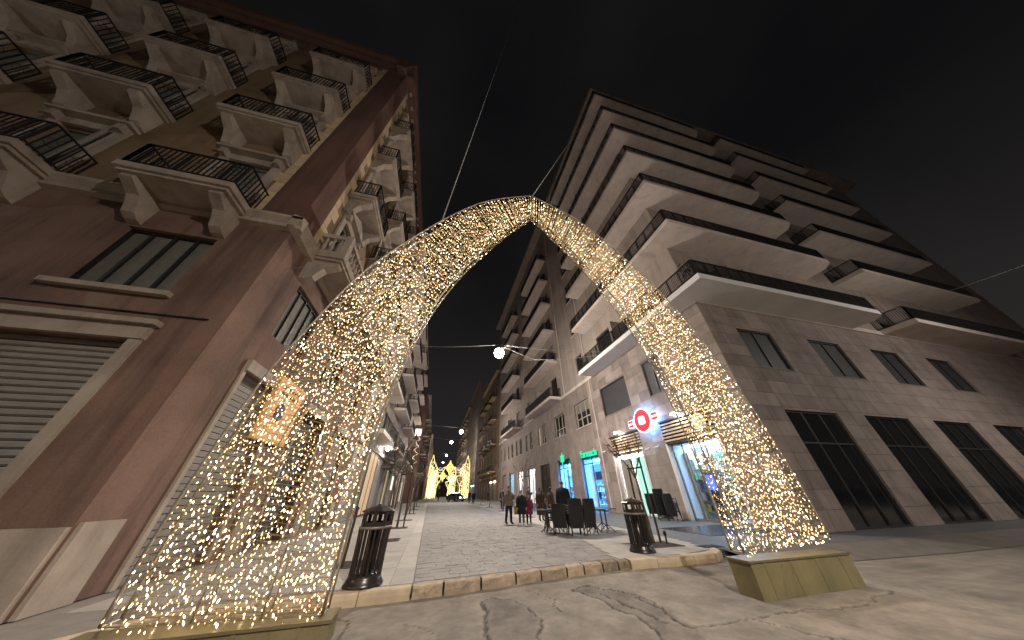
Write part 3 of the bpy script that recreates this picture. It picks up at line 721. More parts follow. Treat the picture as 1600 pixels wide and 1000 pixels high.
def shopfront(y0, y1, h, mull=(.5,), trans=None, frame=M['frame_dark'], d=.22):
    mb = MB(); t = .06; X0, X1 = XF + d, XF + d + .08
    mb.box((X0, y0, PAVE), (X1, y0 + t, h)); mb.box((X0, y1 - t, PAVE), (X1, y1, h)); mb.box((X0, y0 + t, h - t), (X1, y1 - t, h)); mb.box((X0, y0 + t, PAVE), (X1, y1 - t, PAVE + .1))
    for f in mull: mb.box((X0 + .003, y0 + (y1 - y0) * f - t / 2, PAVE + .1), (X1 - .003, y0 + (y1 - y0) * f + t / 2, h - t))
    if trans: mb.box((X0 + .005, y0 + t, trans - .04), (X1 - .005, y1 - t, trans + .04))
    fr = mb.build('shopfront', frame, blk)
    cuts = [0, *mull, 1]
    for a, b in zip(cuts, cuts[1:]): ubox('pane', M['glass'], fr, (X0 + .03, y0 + (y1 - y0) * a + .03, PAVE + .08), (X0 + .042, y0 + (y1 - y0) * b - .03, h - .03))
    return fr
# pale reveal posts beside the two bakery bays
for y in (14.4, 20.1, 10.8 - .2, 16.5 - .2):
    pass
for y0 in (BAY[0], BAY[1]):
    ubox('door_jamb', M['slabw'], blk, (XF - .06, y0 + 3.46, PAVE), (XF + .2, y0 + 3.598, 3.9)); ubox('door_jamb', M['slabw'], blk, (XF - .06, y0 + .002, PAVE), (XF + .2, y0 + .14, 3.9))
    # wooden slat screen with a warm light behind it
    ubox('screen_board', M['frame_dark'], blk, (XF + .12, y0 + .002, 3.90), (XF + .18, y0 + 3.598, 5.048))
    ubox('screen_header', M['frame_dark'], blk, (XF - .10, y0 - .03, 5.052), (XF + .1, y0 + 3.63, 5.14))
    ubox('screen_footer', M['frame_dark'], blk, (XF - .06, y0 + .004, 3.80), (XF + .11, y0 + 3.596, 3.898))
    for i in range(6): ubox('slat', M['slat'], blk, (XF - .045, y0 + .01, 3.95 + i * .185), (XF - .005, y0 + 3.59, 4.045 + i * .185))
    ubox('screen_glow', E_slatglow, blk, (XF + .085, y0 + .1, 3.92), (XF + .11, y0 + (1.2 if y0 == BAY[0] else 2.9), 3.96))
room(14.4 - 3.6, 14.4, 3.7, E_coollight, 4.5, seed=1); shopfront(10.8 + .14, 14.4 - .14, 3.8, (.33, .55, .78), None, M['steel'])
room(16.5, 20.1, 3.7, E_whitelight, 1.2, shelves=False, seed=2)
fr = shopfront(16.64, 19.96, 3.8, (.52,), None, M['white'])
ubox('lit_panel', E_mintlight, blk, (XF + .34, 16.72, .25), (XF + .36, 18.25, 3.5))
ubox('blind_panel', M['plaster'], blk, (XF + .34, 18.4, .25), (XF + .36, 19.9, 3.5))
room(22.26, 25.66, 3.95, E_bluelight, 4.5, seed=3); fr = shopfront(22.26, 25.66, 4.45, (.5,), 3.65)
mb = MB(); mb.box((XF + .36, 22.45, 2.3), (XF + .40, 24.2, 3.55)); ps = mb.build('lit_poster', E_poster, blk)
ubox('poster_figure', mat('poster_navy', (.01, .05, .2), .5, .3, 5, 40, 0), ps, (XF + .345, 22.9, 2.35), (XF + .358, 23.9, 2.95))
ubox('notice', mat('notice_navy', (.01, .03, .09), .5, .1, 5, 40, 0), fr, (XF + .20, 23.25, .95), (XF + .215, 23.65, 1.45))
room(27.99, 31.39, 3.95, E_bluelight, 4.0, seed=4); shopfront(27.99, 31.39, 4.45, (.35, .68), 3.65)
ubox('shop_door', M['wood'], blk, (XF + .2, 33.72, PAVE), (XF + .3, 37.12, 4.45)); 
shopfront(33.72, 37.12, 4.45, (.5,), 3.0, M['frame_dark'], .08)
room(39.45, 42.85, 4.3, E_whitelight, 3.5, seed=5); shopfront(39.45, 42.85, 4.45, (.5,), 3.6)
room(45.18, 48.58, 4.3, E_whitelight, 3.5, seed=6); shopfront(45.18, 48.58, 4.45, (.5,), 3.6)
room(50.91, 54.31, 4.3, E_coollight, 3.5, seed=7); shopfront(50.91, 54.31, 4.45, (.5,), 3.6)
ubox('shop_door', M['shutter'], blk, (XF + .2, 56.64, PAVE), (XF + .3, 60.04, 4.45))
for a, b in ((15.6, 19.2), (21.2, 24.8), (27, 30.6), (33, 36.6)): ubox('shop_backing', M['shutdark'], blk, (a, YC + .36, PAVE), (b, YC + .40, 4.6))
# round lit disc on the slat screen
mb = MB(); mb.tube([(XF - .10, 11.55, 4.62), (XF - .05, 11.55, 4.62)], .40, 24); o = mb.build('round_plate', E_clock, blk)
rebase(blk, (XF, YC, PAVE))

# ------------------------------------------------------------------ signs and wall lights of the block
def disc(mb, x0, x1, cy, cz, ry, rz, n=40, mi=0): mb.extr([(cy + ry * math.cos(2 * PI * i / n), cz + rz * math.sin(2 * PI * i / n)) for i in range(n)], 'x', x0, x1, mi)
def rrect(w, h, r, n=5):
    out = []
    for cx, cz, a in ((w / 2 - r, h / 2 - r, 0), (-w / 2 + r, h / 2 - r, PI / 2), (-w / 2 + r, -h / 2 + r, PI), (w / 2 - r, -h / 2 + r, 1.5 * PI)):
        for i in range(n + 1): t = a + PI / 2 * i / n; out.append((cx + r * math.cos(t), cz + r * math.sin(t)))
    return out
SG = thing('round_shop_sign', 'glowing red round sign with white emblem and winged bars above the bakery', 'sign')
sy, sz, sx = 15.28, 5.43, XF - .50
mb = MB(); disc(mb, sx, sx + .10, sy, sz, .82, .765); 
for s in (-1, 1): mb.extr([(sy + s * 1.15 + p[0], sz - s * .02 + p[1]) for p in rrect(.66, .48, .08)], 'x', sx + .002, sx + .098)
fixmesh(mb.build('border', E_white, SG))
mb = MB(); disc(mb, sx - .03, sx - .003, sy, sz, .745, .69); fixmesh(mb.build('face', E_red, SG))
for s in (-1, 1):
    for dz in (-.13, .13):
        mb = MB(); mb.extr([(sy + s * 1.17 + p[0], sz + dz - s * .02 + p[1]) for p in rrect(.50, .16, .04)], 'x', sx - .03, sx - .001); fixmesh(mb.build('bar', E_red, SG))
mb = MB(); mb.extr([(sy + p[0], sz + p[1]) for p in rrect(.60, .50, .13)], 'x', sx - .045, sx - .032); em = fixmesh(mb.build('emblem', E_white, SG))
mb = MB()
for pts in ([(-.14, .13), (-.14, -.13)], [(-.14, .13), (.10, .15), (.14, .07), (.06, .0), (-.10, .0)], [(.06, 0), (.15, -.06), (.11, -.14), (-.14, -.13)]):
    mb.tube([(sx - .047, sy - p[0], sz + p[1]) for p in pts], .016, 5)
mb.build('emblem_letter', E_red, em)
mb = MB(); disc(mb, sx + .115, sx + .13, sy, sz, .78, .72); mb.box((sx + .115, sy - 1.3, sz - .1), (sx + .129, sy + 1.3, sz + .1)); fixmesh(mb.build('back_light', E_blueback, SG))
mb = MB(); mb.box((sx + .131, sy - .4, sz - .05), (XF - .03, sy - .3, sz + .05)); mb.box((sx + .131, sy + .3, sz - .05), (XF - .03, sy + .4, sz + .05)); mb.build('bracket', M['frame_dark'], SG)
rebase(SG, (XF, sy, sz))
G = thing('pharmacy_sign', 'green glowing lettering above the nearer blue-lit shop window', 'sign')
tm = text_mesh('Farmacia', .86, .03, E_green); o = put('lettering', tm, G); o.matrix_basis = Matrix(((0, 0, -1, XF - .06), (-1, 0, 0, 23.9), (0, 1, 0, 4.42), (0, 0, 0, 1))); 
mb = MB(); mb.box((XF - .02, 22.3, 4.30), (XF - .005, 25.6, 4.36)); mb.build('rail', M['frame_dark'], G); rebase(G, (XF, 23.9, 4.3))
G = thing('pharmacy_cross', 'green glowing leafy cross sign above the farther blue-lit shop window', 'sign')
for a in range(6):
    t = a * PI / 3 + PI / 2; mb = MB(); c, s = math.cos(t), math.sin(t); pts = [(0.02, .08), (.3, .17), (.62, 0), (.3, -.17), (.02, -.08)]
    mb.extr([(29.6 + (p[0] * c - p[1] * s) * 1.0, 4.55 + (p[0] * s + p[1] * c) * 1.0) for p in pts], 'x', XF - .14, XF - .10); fixmesh(mb.build('leaf', E_green, G))
mb = MB(); mb.box((XF - .10, 29.5, 4.4), (XF - .0, 29.7, 4.6)); mb.build('bracket', M['frame_dark'], G); rebase(G, (XF, 29.6, 4.5))
def wall_flood(y, z, label):
    t = thing('wall_floodlight', label, 'light', group='wall floodlights above the bakery screens')
    mb = MB(); mb.box((XF - .42, y - .22, z - .06), (XF - .16, y + .22, z + .04)); mb.bar((XF - .18, y, z), (XF - .02, y, z + .1), .05); mb.build('housing', M['white'], t)
    mb = MB(); mb.face(((XF - .43, y - .2, z - .1), (XF - .43, y + .2, z - .1), (XF - .14, y + .2, z - .068), (XF - .14, y - .2, z - .068))); mb.face(((XF - .43, y - .2, z - .1), (XF - .43, y + .2, z - .1), (XF - .43, y + .2, z - .05), (XF - .43, y - .2, z - .05))); mb.build('lens', E_flood, t)
    rebase(t, (XF, y, z))
wall_flood(18.63, 5.32, 'small white floodlight above the slat screen left of the red sign'); wall_flood(12.7, 5.32, 'bright white floodlight above the slat screen right of the red sign')
for i, (y, lab) in enumerate(((15.9, 'left small white security camera on the pillar below the red sign'), (15.0, 'right small white security camera on the pillar below the red sign'), (21.0, 'small white security camera on the pillar beside the green lettering'))):
    t = thing('security_camera', lab, 'camera', group='cameras on the stone pillars'); z = 3.75 if i < 2 else 4.2
    mb = MB(); mb.tube([(XF - .35, y + .08, z), (XF - .1, y, z + .05)], .05, 8); mb.build('body', M['white'], t); mb = MB(); mb.bar((XF - .16, y, z + .05), (XF - .02, y, z + .12), .03); mb.build('bracket', M['white'], t); rebase(t, (XF, y, z))
# shop mannequin-like coffee machine glow: a blue drink cooler just inside the bakery door
t = thing('drinks_cooler', 'blue glowing drinks cooler inside the bakery window', 'cooler'); mb = MB(); mb.box((15.0, 13.2, PAVE + .01), (15.7, 14.0, 2.3)); mb.build('cabinet', M['shutdark'], t)
mb = MB(); mb.box((14.97, 13.26, 1.5), (14.995, 13.94, 2.2)); mb.build('lit_header', emat('cooler_blue', (.03, .06, 1), 2.0), t); rebase(t, (15.3, 13.6, PAVE + .01))
t = thing('round_lit_poster', 'pale blue round poster inside the bakery window', 'poster'); mb = MB(); mb.tube([(14.62, 13.6, 3.0), (14.66, 13.6, 3.0)], .34, 24); mb.build('disc', emat('poster_disc_blue', (.5, .8, 1), .8), t); mb = MB(); mb.tube([(14.64, 13.6, 3.33), (14.64, 13.6, 3.8)], .008, 4); mb.build('cord', M['cable'], t); rebase(t, (14.64, 13.6, 2.6))

# plants on the lowest corner balcony
def plant(loc, h, r, label, seed, group='potted plants on the lowest corner balcony'):
    t = thing('potted_plant', label, 'plant', loc, 0, group); rr = random.Random(seed)
    mb = MB(); mb.lathe([(.13, 0), (.17, .28), (.19, .28), (.19, .32), (.15, .32)], 12); mb.build('pot', M['pot'], t)
    mb = MB()
    for i in range(260):
        a = rr.uniform(0, 2 * PI); q = rr.random() ** .5 * r; z = .32 + rr.random() ** .8 * h; c = Vector((q * math.cos(a), q * math.sin(a), z)); d = Vector((rr.gauss(0, 1), rr.gauss(0, 1), rr.gauss(.2, .7))).normalized(); e = d.cross(Vector((rr.gauss(0, 1), rr.gauss(0, 1), 1))).normalized(); L = rr.uniform(.07, .13)
        mb.face((c, c + d * L * .5 + e * L * .28, c + d * L, c + d * L * .5 - e * L * .28))
    for i in range(5): a = i * 1.25; mb.tube([(0, 0, .3), (.5 * r * math.cos(a), .5 * r * math.sin(a), .3 + h * .8)], .008, 4)
    tag(mb.build('foliage', M['leaf'], t), None, None, kind=None)
for i, (x, y, h, r, lab) in enumerate(((12.55, 7.6, .95, .5, 'bushy dark potted plant at the very corner of the lowest balcony'), (14.3, 7.45, .7, .55, 'low spreading potted plant along the cross-street side of the lowest balcony'), (15.9, 7.5, .9, .45, 'tall potted plant on the lowest balcony farthest round the corner'), (12.5, 12.8, .7, .4, 'round potted plant behind the street-side railing of the lowest balcony'))): plant((x, y, LEV[0]), h, r, lab, i)

# ------------------------------------------------------------------ left corner palazzo
XL, YL, HL = -5.3, 6.6, 25.3
pal = thing('corner_palazzo', 'old brown and ochre corner palazzo with quoins and carved balconies', 'building')
LZ = [8.75, 12.9, 16.65, 20.4]
BYS = [7.95, 12.0, 16.05]; BW = 2.5
AXS = [-8.95, -13.3, -17.6]
opsB = []; opsA = []
for y in BYS:
    for z in LZ: opsB.append((y + .6, y + 1.9, z, z + (2.75 if z < 10 else 2.5)))
    opsB.append((y + .25, y + 2.2, 5.55, 7.5))
    opsB.append((y + .1, y + 2.35, PAVE, 4.3))
for x in AXS:
    for z in LZ: opsA.append((x + .6, x + 1.9, z, z + 2.5))
    opsA.append((x + .25, x + 2.2, 5.55, 7.5)); opsA.append((x + .1, x + 2.35, PAVE, 4.3))
YE = 20.6
mb = MB(); wall(mb, (XL, YL, 0), (0, 1, 0), (1, 0, 0), YE - YL, 8.3, HL, sh([o for o in opsB if o[2] > 8.3], YL), .3)
wall(mb, (XL, YL, 0), (-1, 0, 0), (0, -1, 0), 22, 8.3, HL, [(XL - b, XL - a, c, d) for a, b, c, d in opsA if c > 8.3], .3); mb.build('upper_wall', M['ochre'], pal)
mb = MB(); wall(mb, (XL, YL, 0), (0, 1, 0), (1, 0, 0), YE - YL, PAVE, 8.3, sh([o for o in opsB if o[2] < 8.3], YL), .35)
wall(mb, (XL, YL, 0), (-1, 0, 0), (0, -1, 0), 22, PAVE, 8.3, [(XL - b, XL - a, c, d) for a, b, c, d in opsA if c < 8.3], .35)
mb.build('lower_wall', M['brownlow'], pal)
mb = MB(); mb.box((XL - .4, YE - .01, PAVE), (-20, YE + .05, HL)); mb.box((-27.3, YL + .4, HL - .3), (XL - .4, YE - .02, HL - .05)); mb.build('gable_wall', M['brown'], pal)
# corner pilaster, string course, cornice
mb = MB(); mb.box((XL - 1.05, YL - .07, 8.82), (XL + .07, YL + .82, HL - .02)); mb.build('corner_pilaster', M['brown'], pal)
mb = MB(); prof = [(0, 8.30), (.16, 8.34), (.16, 8.48), (.30, 8.62), (.30, 8.72), (.06, 8.80), (0, 8.80)]
mb.extr([(XL + p[0], p[1]) for p in prof], 'y', YL - .30, YE); mb.extr([(YL - p[0], p[1]) for p in prof], 'x', -27, XL + .299); fixmesh(mb.build('string_course', M['trim'], pal))
mb = MB(); prof = [(0, HL - .9), (.1, HL - .85), (.14, HL - .5), (.3, HL - .35), (.34, HL - .1), (.5, HL + .05), (.55, HL + .35), (.5, HL + .5), (-.5, HL + .5), (-.5, HL - .9)]
mb.extr([(XL + p[0], p[1]) for p in prof], 'y', YL - .5, YE); mb.extr([(YL - p[0], p[1]) for p in prof], 'x', -27, XL + .499); fixmesh(mb.build('cornice', M['brown'], pal))
mb = MB(); mb.box((-27, YL + .5, HL + .3), (XL - .5, YE, HL + .42)); mb.build('roof', M['rooflat'], pal)
for i in range(18): 
    y = YL + .1 + i * .78; ubox('cornice_bracket', M['trim'], pal, (XL + .02, y, HL - .52), (XL + .30, y + .22, HL - .36))
# quoins stepping in and out beside the pilaster
z = 8.84; i = 0
while z < HL - 1.2:
    w = .56 if i % 2 else .30; ubox('quoin', M['quoin'], pal, (XL + .003, YL + .822, z), (XL + .055, YL + .822 + w, z + .565)); ubox('quoin', M['quoin'], pal, (XL - 1.052, YL - .055, z), (XL - 1.052 - w, YL - .003, z + .565)); z += .58; i += 1
def carved_balcony(face, u0, z, big):
    """slab on scrolled consoles, iron or stone railing; face 'x' (street) or 'y' (cross street)"""
    dp = 1.05 if not big else 1.12; u1 = u0 + BW + (.9 if big else 0)
    P = (lambda u, d, zz: (XL + d, u, zz)) if face == 'x' else (lambda u, d, zz: (u, YL - d, zz))
    mb = MB(); mb.box(P(u0, .002, z - .20), P(u1, dp, z - .003)); mb.box(P(u0 + .07, .002, z - .29), P(u1 - .07, dp - .07, z - .202)); sl = mb.build('balcony', M['trim'], pal)
    for u in (u0 + .18, u1 - .46):
        prof = [(.003, z - .292), (dp - .15, z - .292), (dp - .13, z - .42), (dp - .32, z - .52), (dp - .52, z - .62), (dp - .66, z - .85), (dp - .74, z - 1.05), (.15, z - 1.15), (.003, z - 1.18)]
        mb = MB()
        if face == 'x': mb.extr([(XL + p[0], p[1]) for p in prof], 'y', u, u + .28)
        else: mb.extr([(YL - p[0], p[1]) for p in prof], 'x', u, u + .28)
        fixmesh(mb.build('console', M['trim'], sl))
    if big:
        mb = MB(); t = .16
        for (a, b) in ((P(u0 + .04, dp - .22, 0), P(u1 - .04, dp - .04, 0)), (P(u0 + .04, .01, 0), P(u0 + .22, dp - .224, 0)), (P(u1 - .22, .01, 0), P(u1 - .04, dp - .224, 0))):
            mb.box((*a[:2], z), (*b[:2], z + .14)); mb.box((*a[:2], z + .82), (*b[:2], z + 1.0))
        for u in (u0 + .13, u1 - .13): mb.box(P(u - .12, dp - .25, z + .002), P(u + .12, dp - .012, z + 1.03))
        mb.build('balustrade', M['trim'], sl)
        bal = MB(); bal.lathe([(.05, .0), (.05, .04), (.035, .07), (.085, .24), (.07, .34), (.035, .5), (.05, .62), (.05, .68)], 8); bme = bal.mesh('baluster', M['trim'], True)
        us = [u0 + .42 + i * .3 for i in range(int((u1 - u0 - .7) / .3) + 1)]
        for u in us: put('baluster', bme, sl, P(u, dp - .13, z + .14))
        for d in (.25, .5, .75):
            put('baluster', bme, sl, P(u0 + .13, d, z + .14)); put('baluster', bme, sl, P(u1 - .13, d, z + .14))
    else:
        mb = MB(); pa = [P(u0 + .05, .0, 0)[:2], P(u0 + .05, dp - .05, 0)[:2], P(u1 - .05, dp - .05, 0)[:2], P(u1 - .05, .0, 0)[:2]]; railing(mb, pa, z, .98, .12, .012, .03)
        for (a, b) in zip(pa, pa[1:]):
            a = Vector((*a, z)); b = Vector((*b, z)); n = max(2, int((b - a).length / .36))
            for i in range(n):     # scrolled rings between the bars
                c = a + (b - a) * ((i + .5) / n) + Vector((0, 0, .5)); d = (b - a).normalized()
                mb.tube([c + d * .13 * math.cos(t * PI / 5) + Vector((0, 0, .13 * math.sin(t * PI / 5))) for t in range(11)], .01, 4)
        mb.build('railing', M['iron'], sl)
def surround(face, u0, u1, z0, z1, pediment):
    P = (lambda u, d, zz: (XL + d, u, zz)) if face == 'x' else (lambda u, d, zz: (u, YL - d, zz))
    mb = MB(); w = .26
    mb.box(P(u0 - w, .003, z0), P(u0, .09, z1)); mb.box(P(u1, .003, z0), P(u1 + w, .09, z1)); mb.box(P(u0 - w, .003, z1), P(u1 + w, .10, z1 + .3))
    mb.box(P(u0 - w - .12, .003, z1 + .302), P(u1 + w + .12, .34, z1 + .42))
    for u in (u0 - w + .02, u1 + w - .20): mb.box(P(u, .092, z1 + .02), P(u + .18, .28, z1 + .30))
    if pediment:
        k = len(mb.v); a, b, c = u0 - w - .12, u1 + w + .12, (u0 + u1) / 2
        for d in (.003, .30): mb.v += [P(a, d, z1 + .422), P(b, d, z1 + .422), P(c, d, z1 + .95)]
        for f in ((0, 1, 2), (5, 4, 3), (0, 3, 4, 1), (1, 4, 5, 2), (2, 5, 3, 0)): mb.f.append(tuple(k + i for i in f)); mb.m.append(0)
    fixmesh(mb.build('window_surround', M['trim'], pal))
def leaf_window(face, a, b, c, d, mull, m, fm):
    if face == 'x': return window(pal, pal, 'x+', a, b, c, d, XL, fm, m, .16, mull)
    return window(pal, pal, 'y-', a, b, c, d, YL, fm, m, .16, mull)
for y in BYS:
    for j, z in enumerate(LZ):
        big = j == 0; a, b = y + .6, y + 1.9
        carved_balcony('x', y - .05 if not big else y - .25, z, big); surround('x', a, b, z, z + (2.75 if big else 2.5), big)
        leaf_window('x', a, b, z, z + (2.75 if big else 2.5), 1, M['glassdark'] if (j + int(y)) % 2 else M['louver'], M['louver'])
    leaf_window('x', y + .25, y + 2.2, 5.55, 7.5, 3, M['louver'], M['iron'])
for x in AXS:
    for j, z in enumerate(LZ):
        a, b = x + .6, x + 1.9; carved_balcony('y', x, z, False); surround('y', a, b, z, z + 2.5, False); leaf_window('y', a, b, z, z + 2.5, 1, M['louver'], M['louver'])
    leaf_window('y', x + .25, x + 2.2, 5.55, 7.5, 3, M['louver'], M['iron'])
    sm = MB(); z = PAVE
    while z < 4.2: sm.extr([(YL + .2, z), (YL + .17, z + .03), (YL + .17, z + .09), (YL + .2, z + .12), (YL + .26, z + .12), (YL + .26, z)], 'x', x + .1, x + 2.35); z += .13
    fixmesh(sm.build('roller_shutter', M['shutter'], pal)); sm = MB(); a, b = x + .1, x + 2.35
    sm.box((a - .22, YL - .10, 4.302), (b + .22, YL + .1, 4.62)); sm.box((a - .3, YL - .2, 4.622), (b + .3, YL - .003, 4.74)); sm.box((a - .2, YL - .07, PAVE), (a, YL - .003, 4.3)); sm.box((b, YL - .07, PAVE), (b + .2, YL - .003, 4.3)); sm.build('shop_surround', M['trim'], pal)
    ubox('window_sill', M['trim'], pal, (x + .1, YL - .14, 5.42), (x + 2.35, YL - .003, 5.545))
for i, y in enumerate(BYS):
    a, b = y + .1, y + 2.35; mb = MB(); z = PAVE
    if i == 1:     # lit doorway
        mb.box((XL - .35, a, PAVE), (XL - .3, b, 4.3)); mb.build('shop_back', M['shutdark'], pal)
    else:
        while z < 4.2: mb.box((XL - .22, a, z), (XL - .16, b, z + .12)); z += .135
        mb.build('roller_shutter', M['shutter'], pal)
    mb = MB(); mb.box((XL - .1, a - .12, 4.302), (XL + .12, b + .12, 4.6)); mb.box((XL + .003, a - .12, PAVE), (XL + .06, a, 4.3)); mb.box((XL + .003, b, PAVE), (XL + .06, b + .12, 4.3)); mb.build('shop_surround', M['trim'], pal)
for xa, xb in ((-5.3, -6.38), (-9.07, -10.73), (-13.42, -15.03), (-17.72, -27)): ubox('plinth', M['trim'], pal, (xb, YL - .08, PAVE), (xa, YL - .003, 1.15))
mb = MB(); mb.tube([(-7.2 - 4.4, YL - .09, .3), (-7.2 - 4.4, YL - .09, HL - .9)], .06, 8); mb.build('downpipe', M['shutter'], pal)
mb = MB(); mb.tube([(-5.6, YL - .03, 4.95), (-12, YL - .03, 4.98), (-26, YL - .03, 4.9)], .02, 5); mb.build('conduit', M['iron'], pal)
for y in (7.0, 11.2, 15.3, 19.4): ubox('plinth', M['trim'], pal, (XL + .002, y - .35, PAVE), (XL + .07, y + .35, 1.2))
rebase(pal, (XL, YL, PAVE))
t = thing('amber_shop_sign', 'amber lit sign panel with dark round emblem on the palazzo behind the arch', 'sign')
mb = MB(); mb.box((XL + .03, 9.5, 2.9), (XL + .16, 11.35, 4.75)); mb.build('panel', E_signor, t)
mb = MB(); mb.tube([(XL + .162, 10.15, 3.75), (XL + .18, 10.15, 3.75)], .27, 20); mb.build('emblem', mat('emblem_violet', (.03, .01, .05), .5, .1, 5, 40, 0), t)
mb = MB()
for k in range(2):
    for i in range(5): mb.box((XL + .162, 9.8 + i * .26, 4.25 + k * .19), (XL + .172, 9.96 + i * .26, 4.34 + k * .19))
mb.build('lettering', mat('sign_letter_brown', (.08, .03, .01), .6, .1, 5, 40, 0), t); rebase(t, (XL, 10.4, 2.9))

# ------------------------------------------------------------------ houses further down the street
E_fw = emat('far_warm_window', (1, .72, .58), .55); E_fc = emat('far_cool_window', (.6, .82, 1), .5); E_fb = emat('far_blue_window', (.08, .36, 1), .7)
def house(name, label, face, plane, y0, y1, h, wallm, cols, floors, z0f=5.2, trim=M['trim'], bal=None, gl=None, back=14, lit=(), win=M['glassdark'], shops=()):
    t = thing(name, label, 'building', group='houses further down the street'); s = -1 if face == 'x-' else 1; ops = []
    fh = (h - z0f - 1.0) / floors; cw = (y1 - y0) / cols; ww = min(1.5, cw * .4)
    for c in range(cols):
        yc = y0 + cw * (c + .5)
        for f in range(floors): ops.append((yc - ww / 2, yc + ww / 2, z0f + f * fh + .2, z0f + f * fh + fh * .72))
        ops.append((yc - cw * .33, yc + cw * .33, PAVE, 3.9))
    mb = MB(); wall(mb, (plane, y0, 0), (0, 1, 0), (s, 0, 0), y1 - y0, PAVE, h, sh(ops, y0), .25)
    bx = plane - s * back
    mb.face(((plane, y0, PAVE), (bx, y0, PAVE), (bx, y0, h), (plane, y0, h))); mb.face(((plane, y1, PAVE), (bx, y1, PAVE), (bx, y1, h), (plane, y1, h))); mb.face(((plane, y0, h), (plane, y1, h), (bx, y1, h), (bx, y0, h)))
    mb.build('wall', wallm, t)
    mb = MB(); mb.box((plane - s * .3, y0, h + .002), (plane + s * .55, y1, h + .4)); mb.box((plane, y0, h - .35), (plane + s * .3, y1, h)); mb.box((plane + s * .002, y0, 4.55), (plane + s * .2, y1, 4.8)); mb.build('cornice', trim, t)
    for i, (a, b, c, d) in enumerate(ops):
        if c > 1: 
            w = window(t, t, face, a, b, c, d, plane, M['frame_dark'] if wallm is not M['ochre'] else M['louver'], win if R_.random() < .6 else M['louver'], .16, 1)
        elif i in lit or (a, b) in lit: pass
        else: ubox('shutter', M['shutter'], t, (plane - s * .22, a, PAVE), (plane - s * .16, b, 3.9))
    if bal:
        for f in range(floors):
            z = z0f + f * fh + .18
            for (ya, yb) in bal:
                mb = MB(); dp = 1.25; mb.box((plane + s * .002, ya, z - .28), (plane + s * dp, yb, z)); d = mb.build('balcony', trim, t)
                mb = MB(); railing(mb, [(plane, ya + .05), (plane + s * (dp - .05), ya + .05), (plane + s * (dp - .05), yb - .05), (plane, yb - .05)], z, 1.0, .2, .012, .04); mb.build('railing', M['rail'], d)
    for (ya, yb, lm) in shops:
        mb = MB(); X0 = plane - s * .3; mb.box((X0 - s * .02, ya, PAVE), (X0 - s * .05, yb, 3.9)); q = mb.build('shop_window', {E_warmlight: E_fw, E_coollight: E_fc, E_bluelight: E_fb}[lm], t)
        ubox('lit_ceiling', lm, t, (plane - s * .02, ya + .1, 3.55), (plane - s * .28, yb - .1, 3.7))
    return rebase(t, (plane, (y0 + y1) / 2, PAVE))
house('modern_block', 'grey-beige modern block with plain slab balconies beside the palazzo', 'x+', -5.3, 20.75, 61, 26.5, M['plaster'], 8, 5, 5.4, M['slabw'], bal=[(22, 29), (31.5, 38.5), (42, 49), (52, 59)], back=12, lit=(), shops=[])
house('old_house', 'dark old house down the left side of the street', 'x+', -3.6, 61.1, 96, 20, M['brown'], 8, 4, 5, M['trim'], bal=[(64, 66.6), (70, 72.6), (76, 78.6), (84, 86.6)], back=12)
house('far_left_house', 'dim house at the far left end beside the festive light gates', 'x+', -2.8, 96.2, 190, 18, M['ochre'], 16, 3, 5, M['trim'], back=12)
house('ornate_house', 'warm-lit ornate old house with heavy cornices beyond the apartment block', 'x-', 13.2, 64.1, 88, 29, M['ochre'], 5, 4, 5.5, M['quoin'], bal=[(66, 70.5), (74, 78.5), (82, 86.5)], back=14, shops=[(66, 69.4, E_warmlight), (70.8, 74, E_warmlight)])
house('tall_plain_house', 'tall plain narrow block rising beyond the ornate house', 'x-', 13.1, 100.5, 128, 39, M['plaster'], 6, 8, 5, M['plaster'], back=14, shops=[(101.5, 105, E_coollight), (106.5, 110, E_bluelight)])
house('balconied_house', 'distant block with small stacked balconies on the right', 'x-', 12.6, 128.2, 190, 36, M['plaster'], 10, 7, 5, M['slabw'], bal=[(130, 134), (138, 142), (146, 150), (156, 160), (166, 170)], back=14)
house('low_house', 'low house set back between the ornate house and the tall plain block', 'x-', 14.4, 88.2, 100.4, 17, M['brown'], 3, 3, 5, M['trim'], back=14, shops=[(90, 92.6, E_coollight), (94, 97, E_bluelight)])
t = thing('end_house', 'dark house closing the far end of the street', 'building'); mb = MB(); wall(mb, (-40, 262, 0), (1, 0, 0), (0, -1, 0), 100, PAVE, 13, [(4 + i * 5, 6 + i * 5, 5 + f * 3.6, 7.4 + f * 3.6) for i in range(19) for f in range(2)], .3); mb.face(((-40, 262, 13), (60, 262, 13), (60, 275, 13), (-40, 275, 13))); mb.build('wall', M['plaster'], t)
mb = MB(); mb.box((-40, 262.32, PAVE), (60, 262.4, 13)); mb.build('window_backing', M['glassdark'], t); rebase(t, (10, 262, PAVE))

t = thing('wall_uplight', 'amber uplight washing the ornate house above its shop', 'light'); mb = MB(); mb.lathe([(.05, 0), (.16, .12), (.18, .3), (.15, .3), (.1, .14)], 10, (12.7, 70.2, 4.85)); mb.bar((12.7, 70.2, 4.95), (13.2, 70.2, 4.9), .06); mb.build('housing', M['iron'], t); mb = MB(); mb.lathe([(.0, .25), (.14, .25), (.14, .27), (0, .27)], 10, (12.7, 70.2, 4.85), 0, False); mb.build('lens', emat('amber_lens', (1, .6, .25), 8), t); rebase(t, (13.2, 70.2, 4.85))
ld = bpy.data.lights.new('uplight', 'SPOT'); ld.energy = 900; ld.color = (1, .55, .22); ld.spot_size = math.radians(150); ld.spot_blend = .8; lo = bpy.data.objects.new('uplight', ld); COL.objects.link(lo); lo.parent = t; lo.location = (-.55, 0, .4); lo.rotation_euler = (PI, 0, 0)
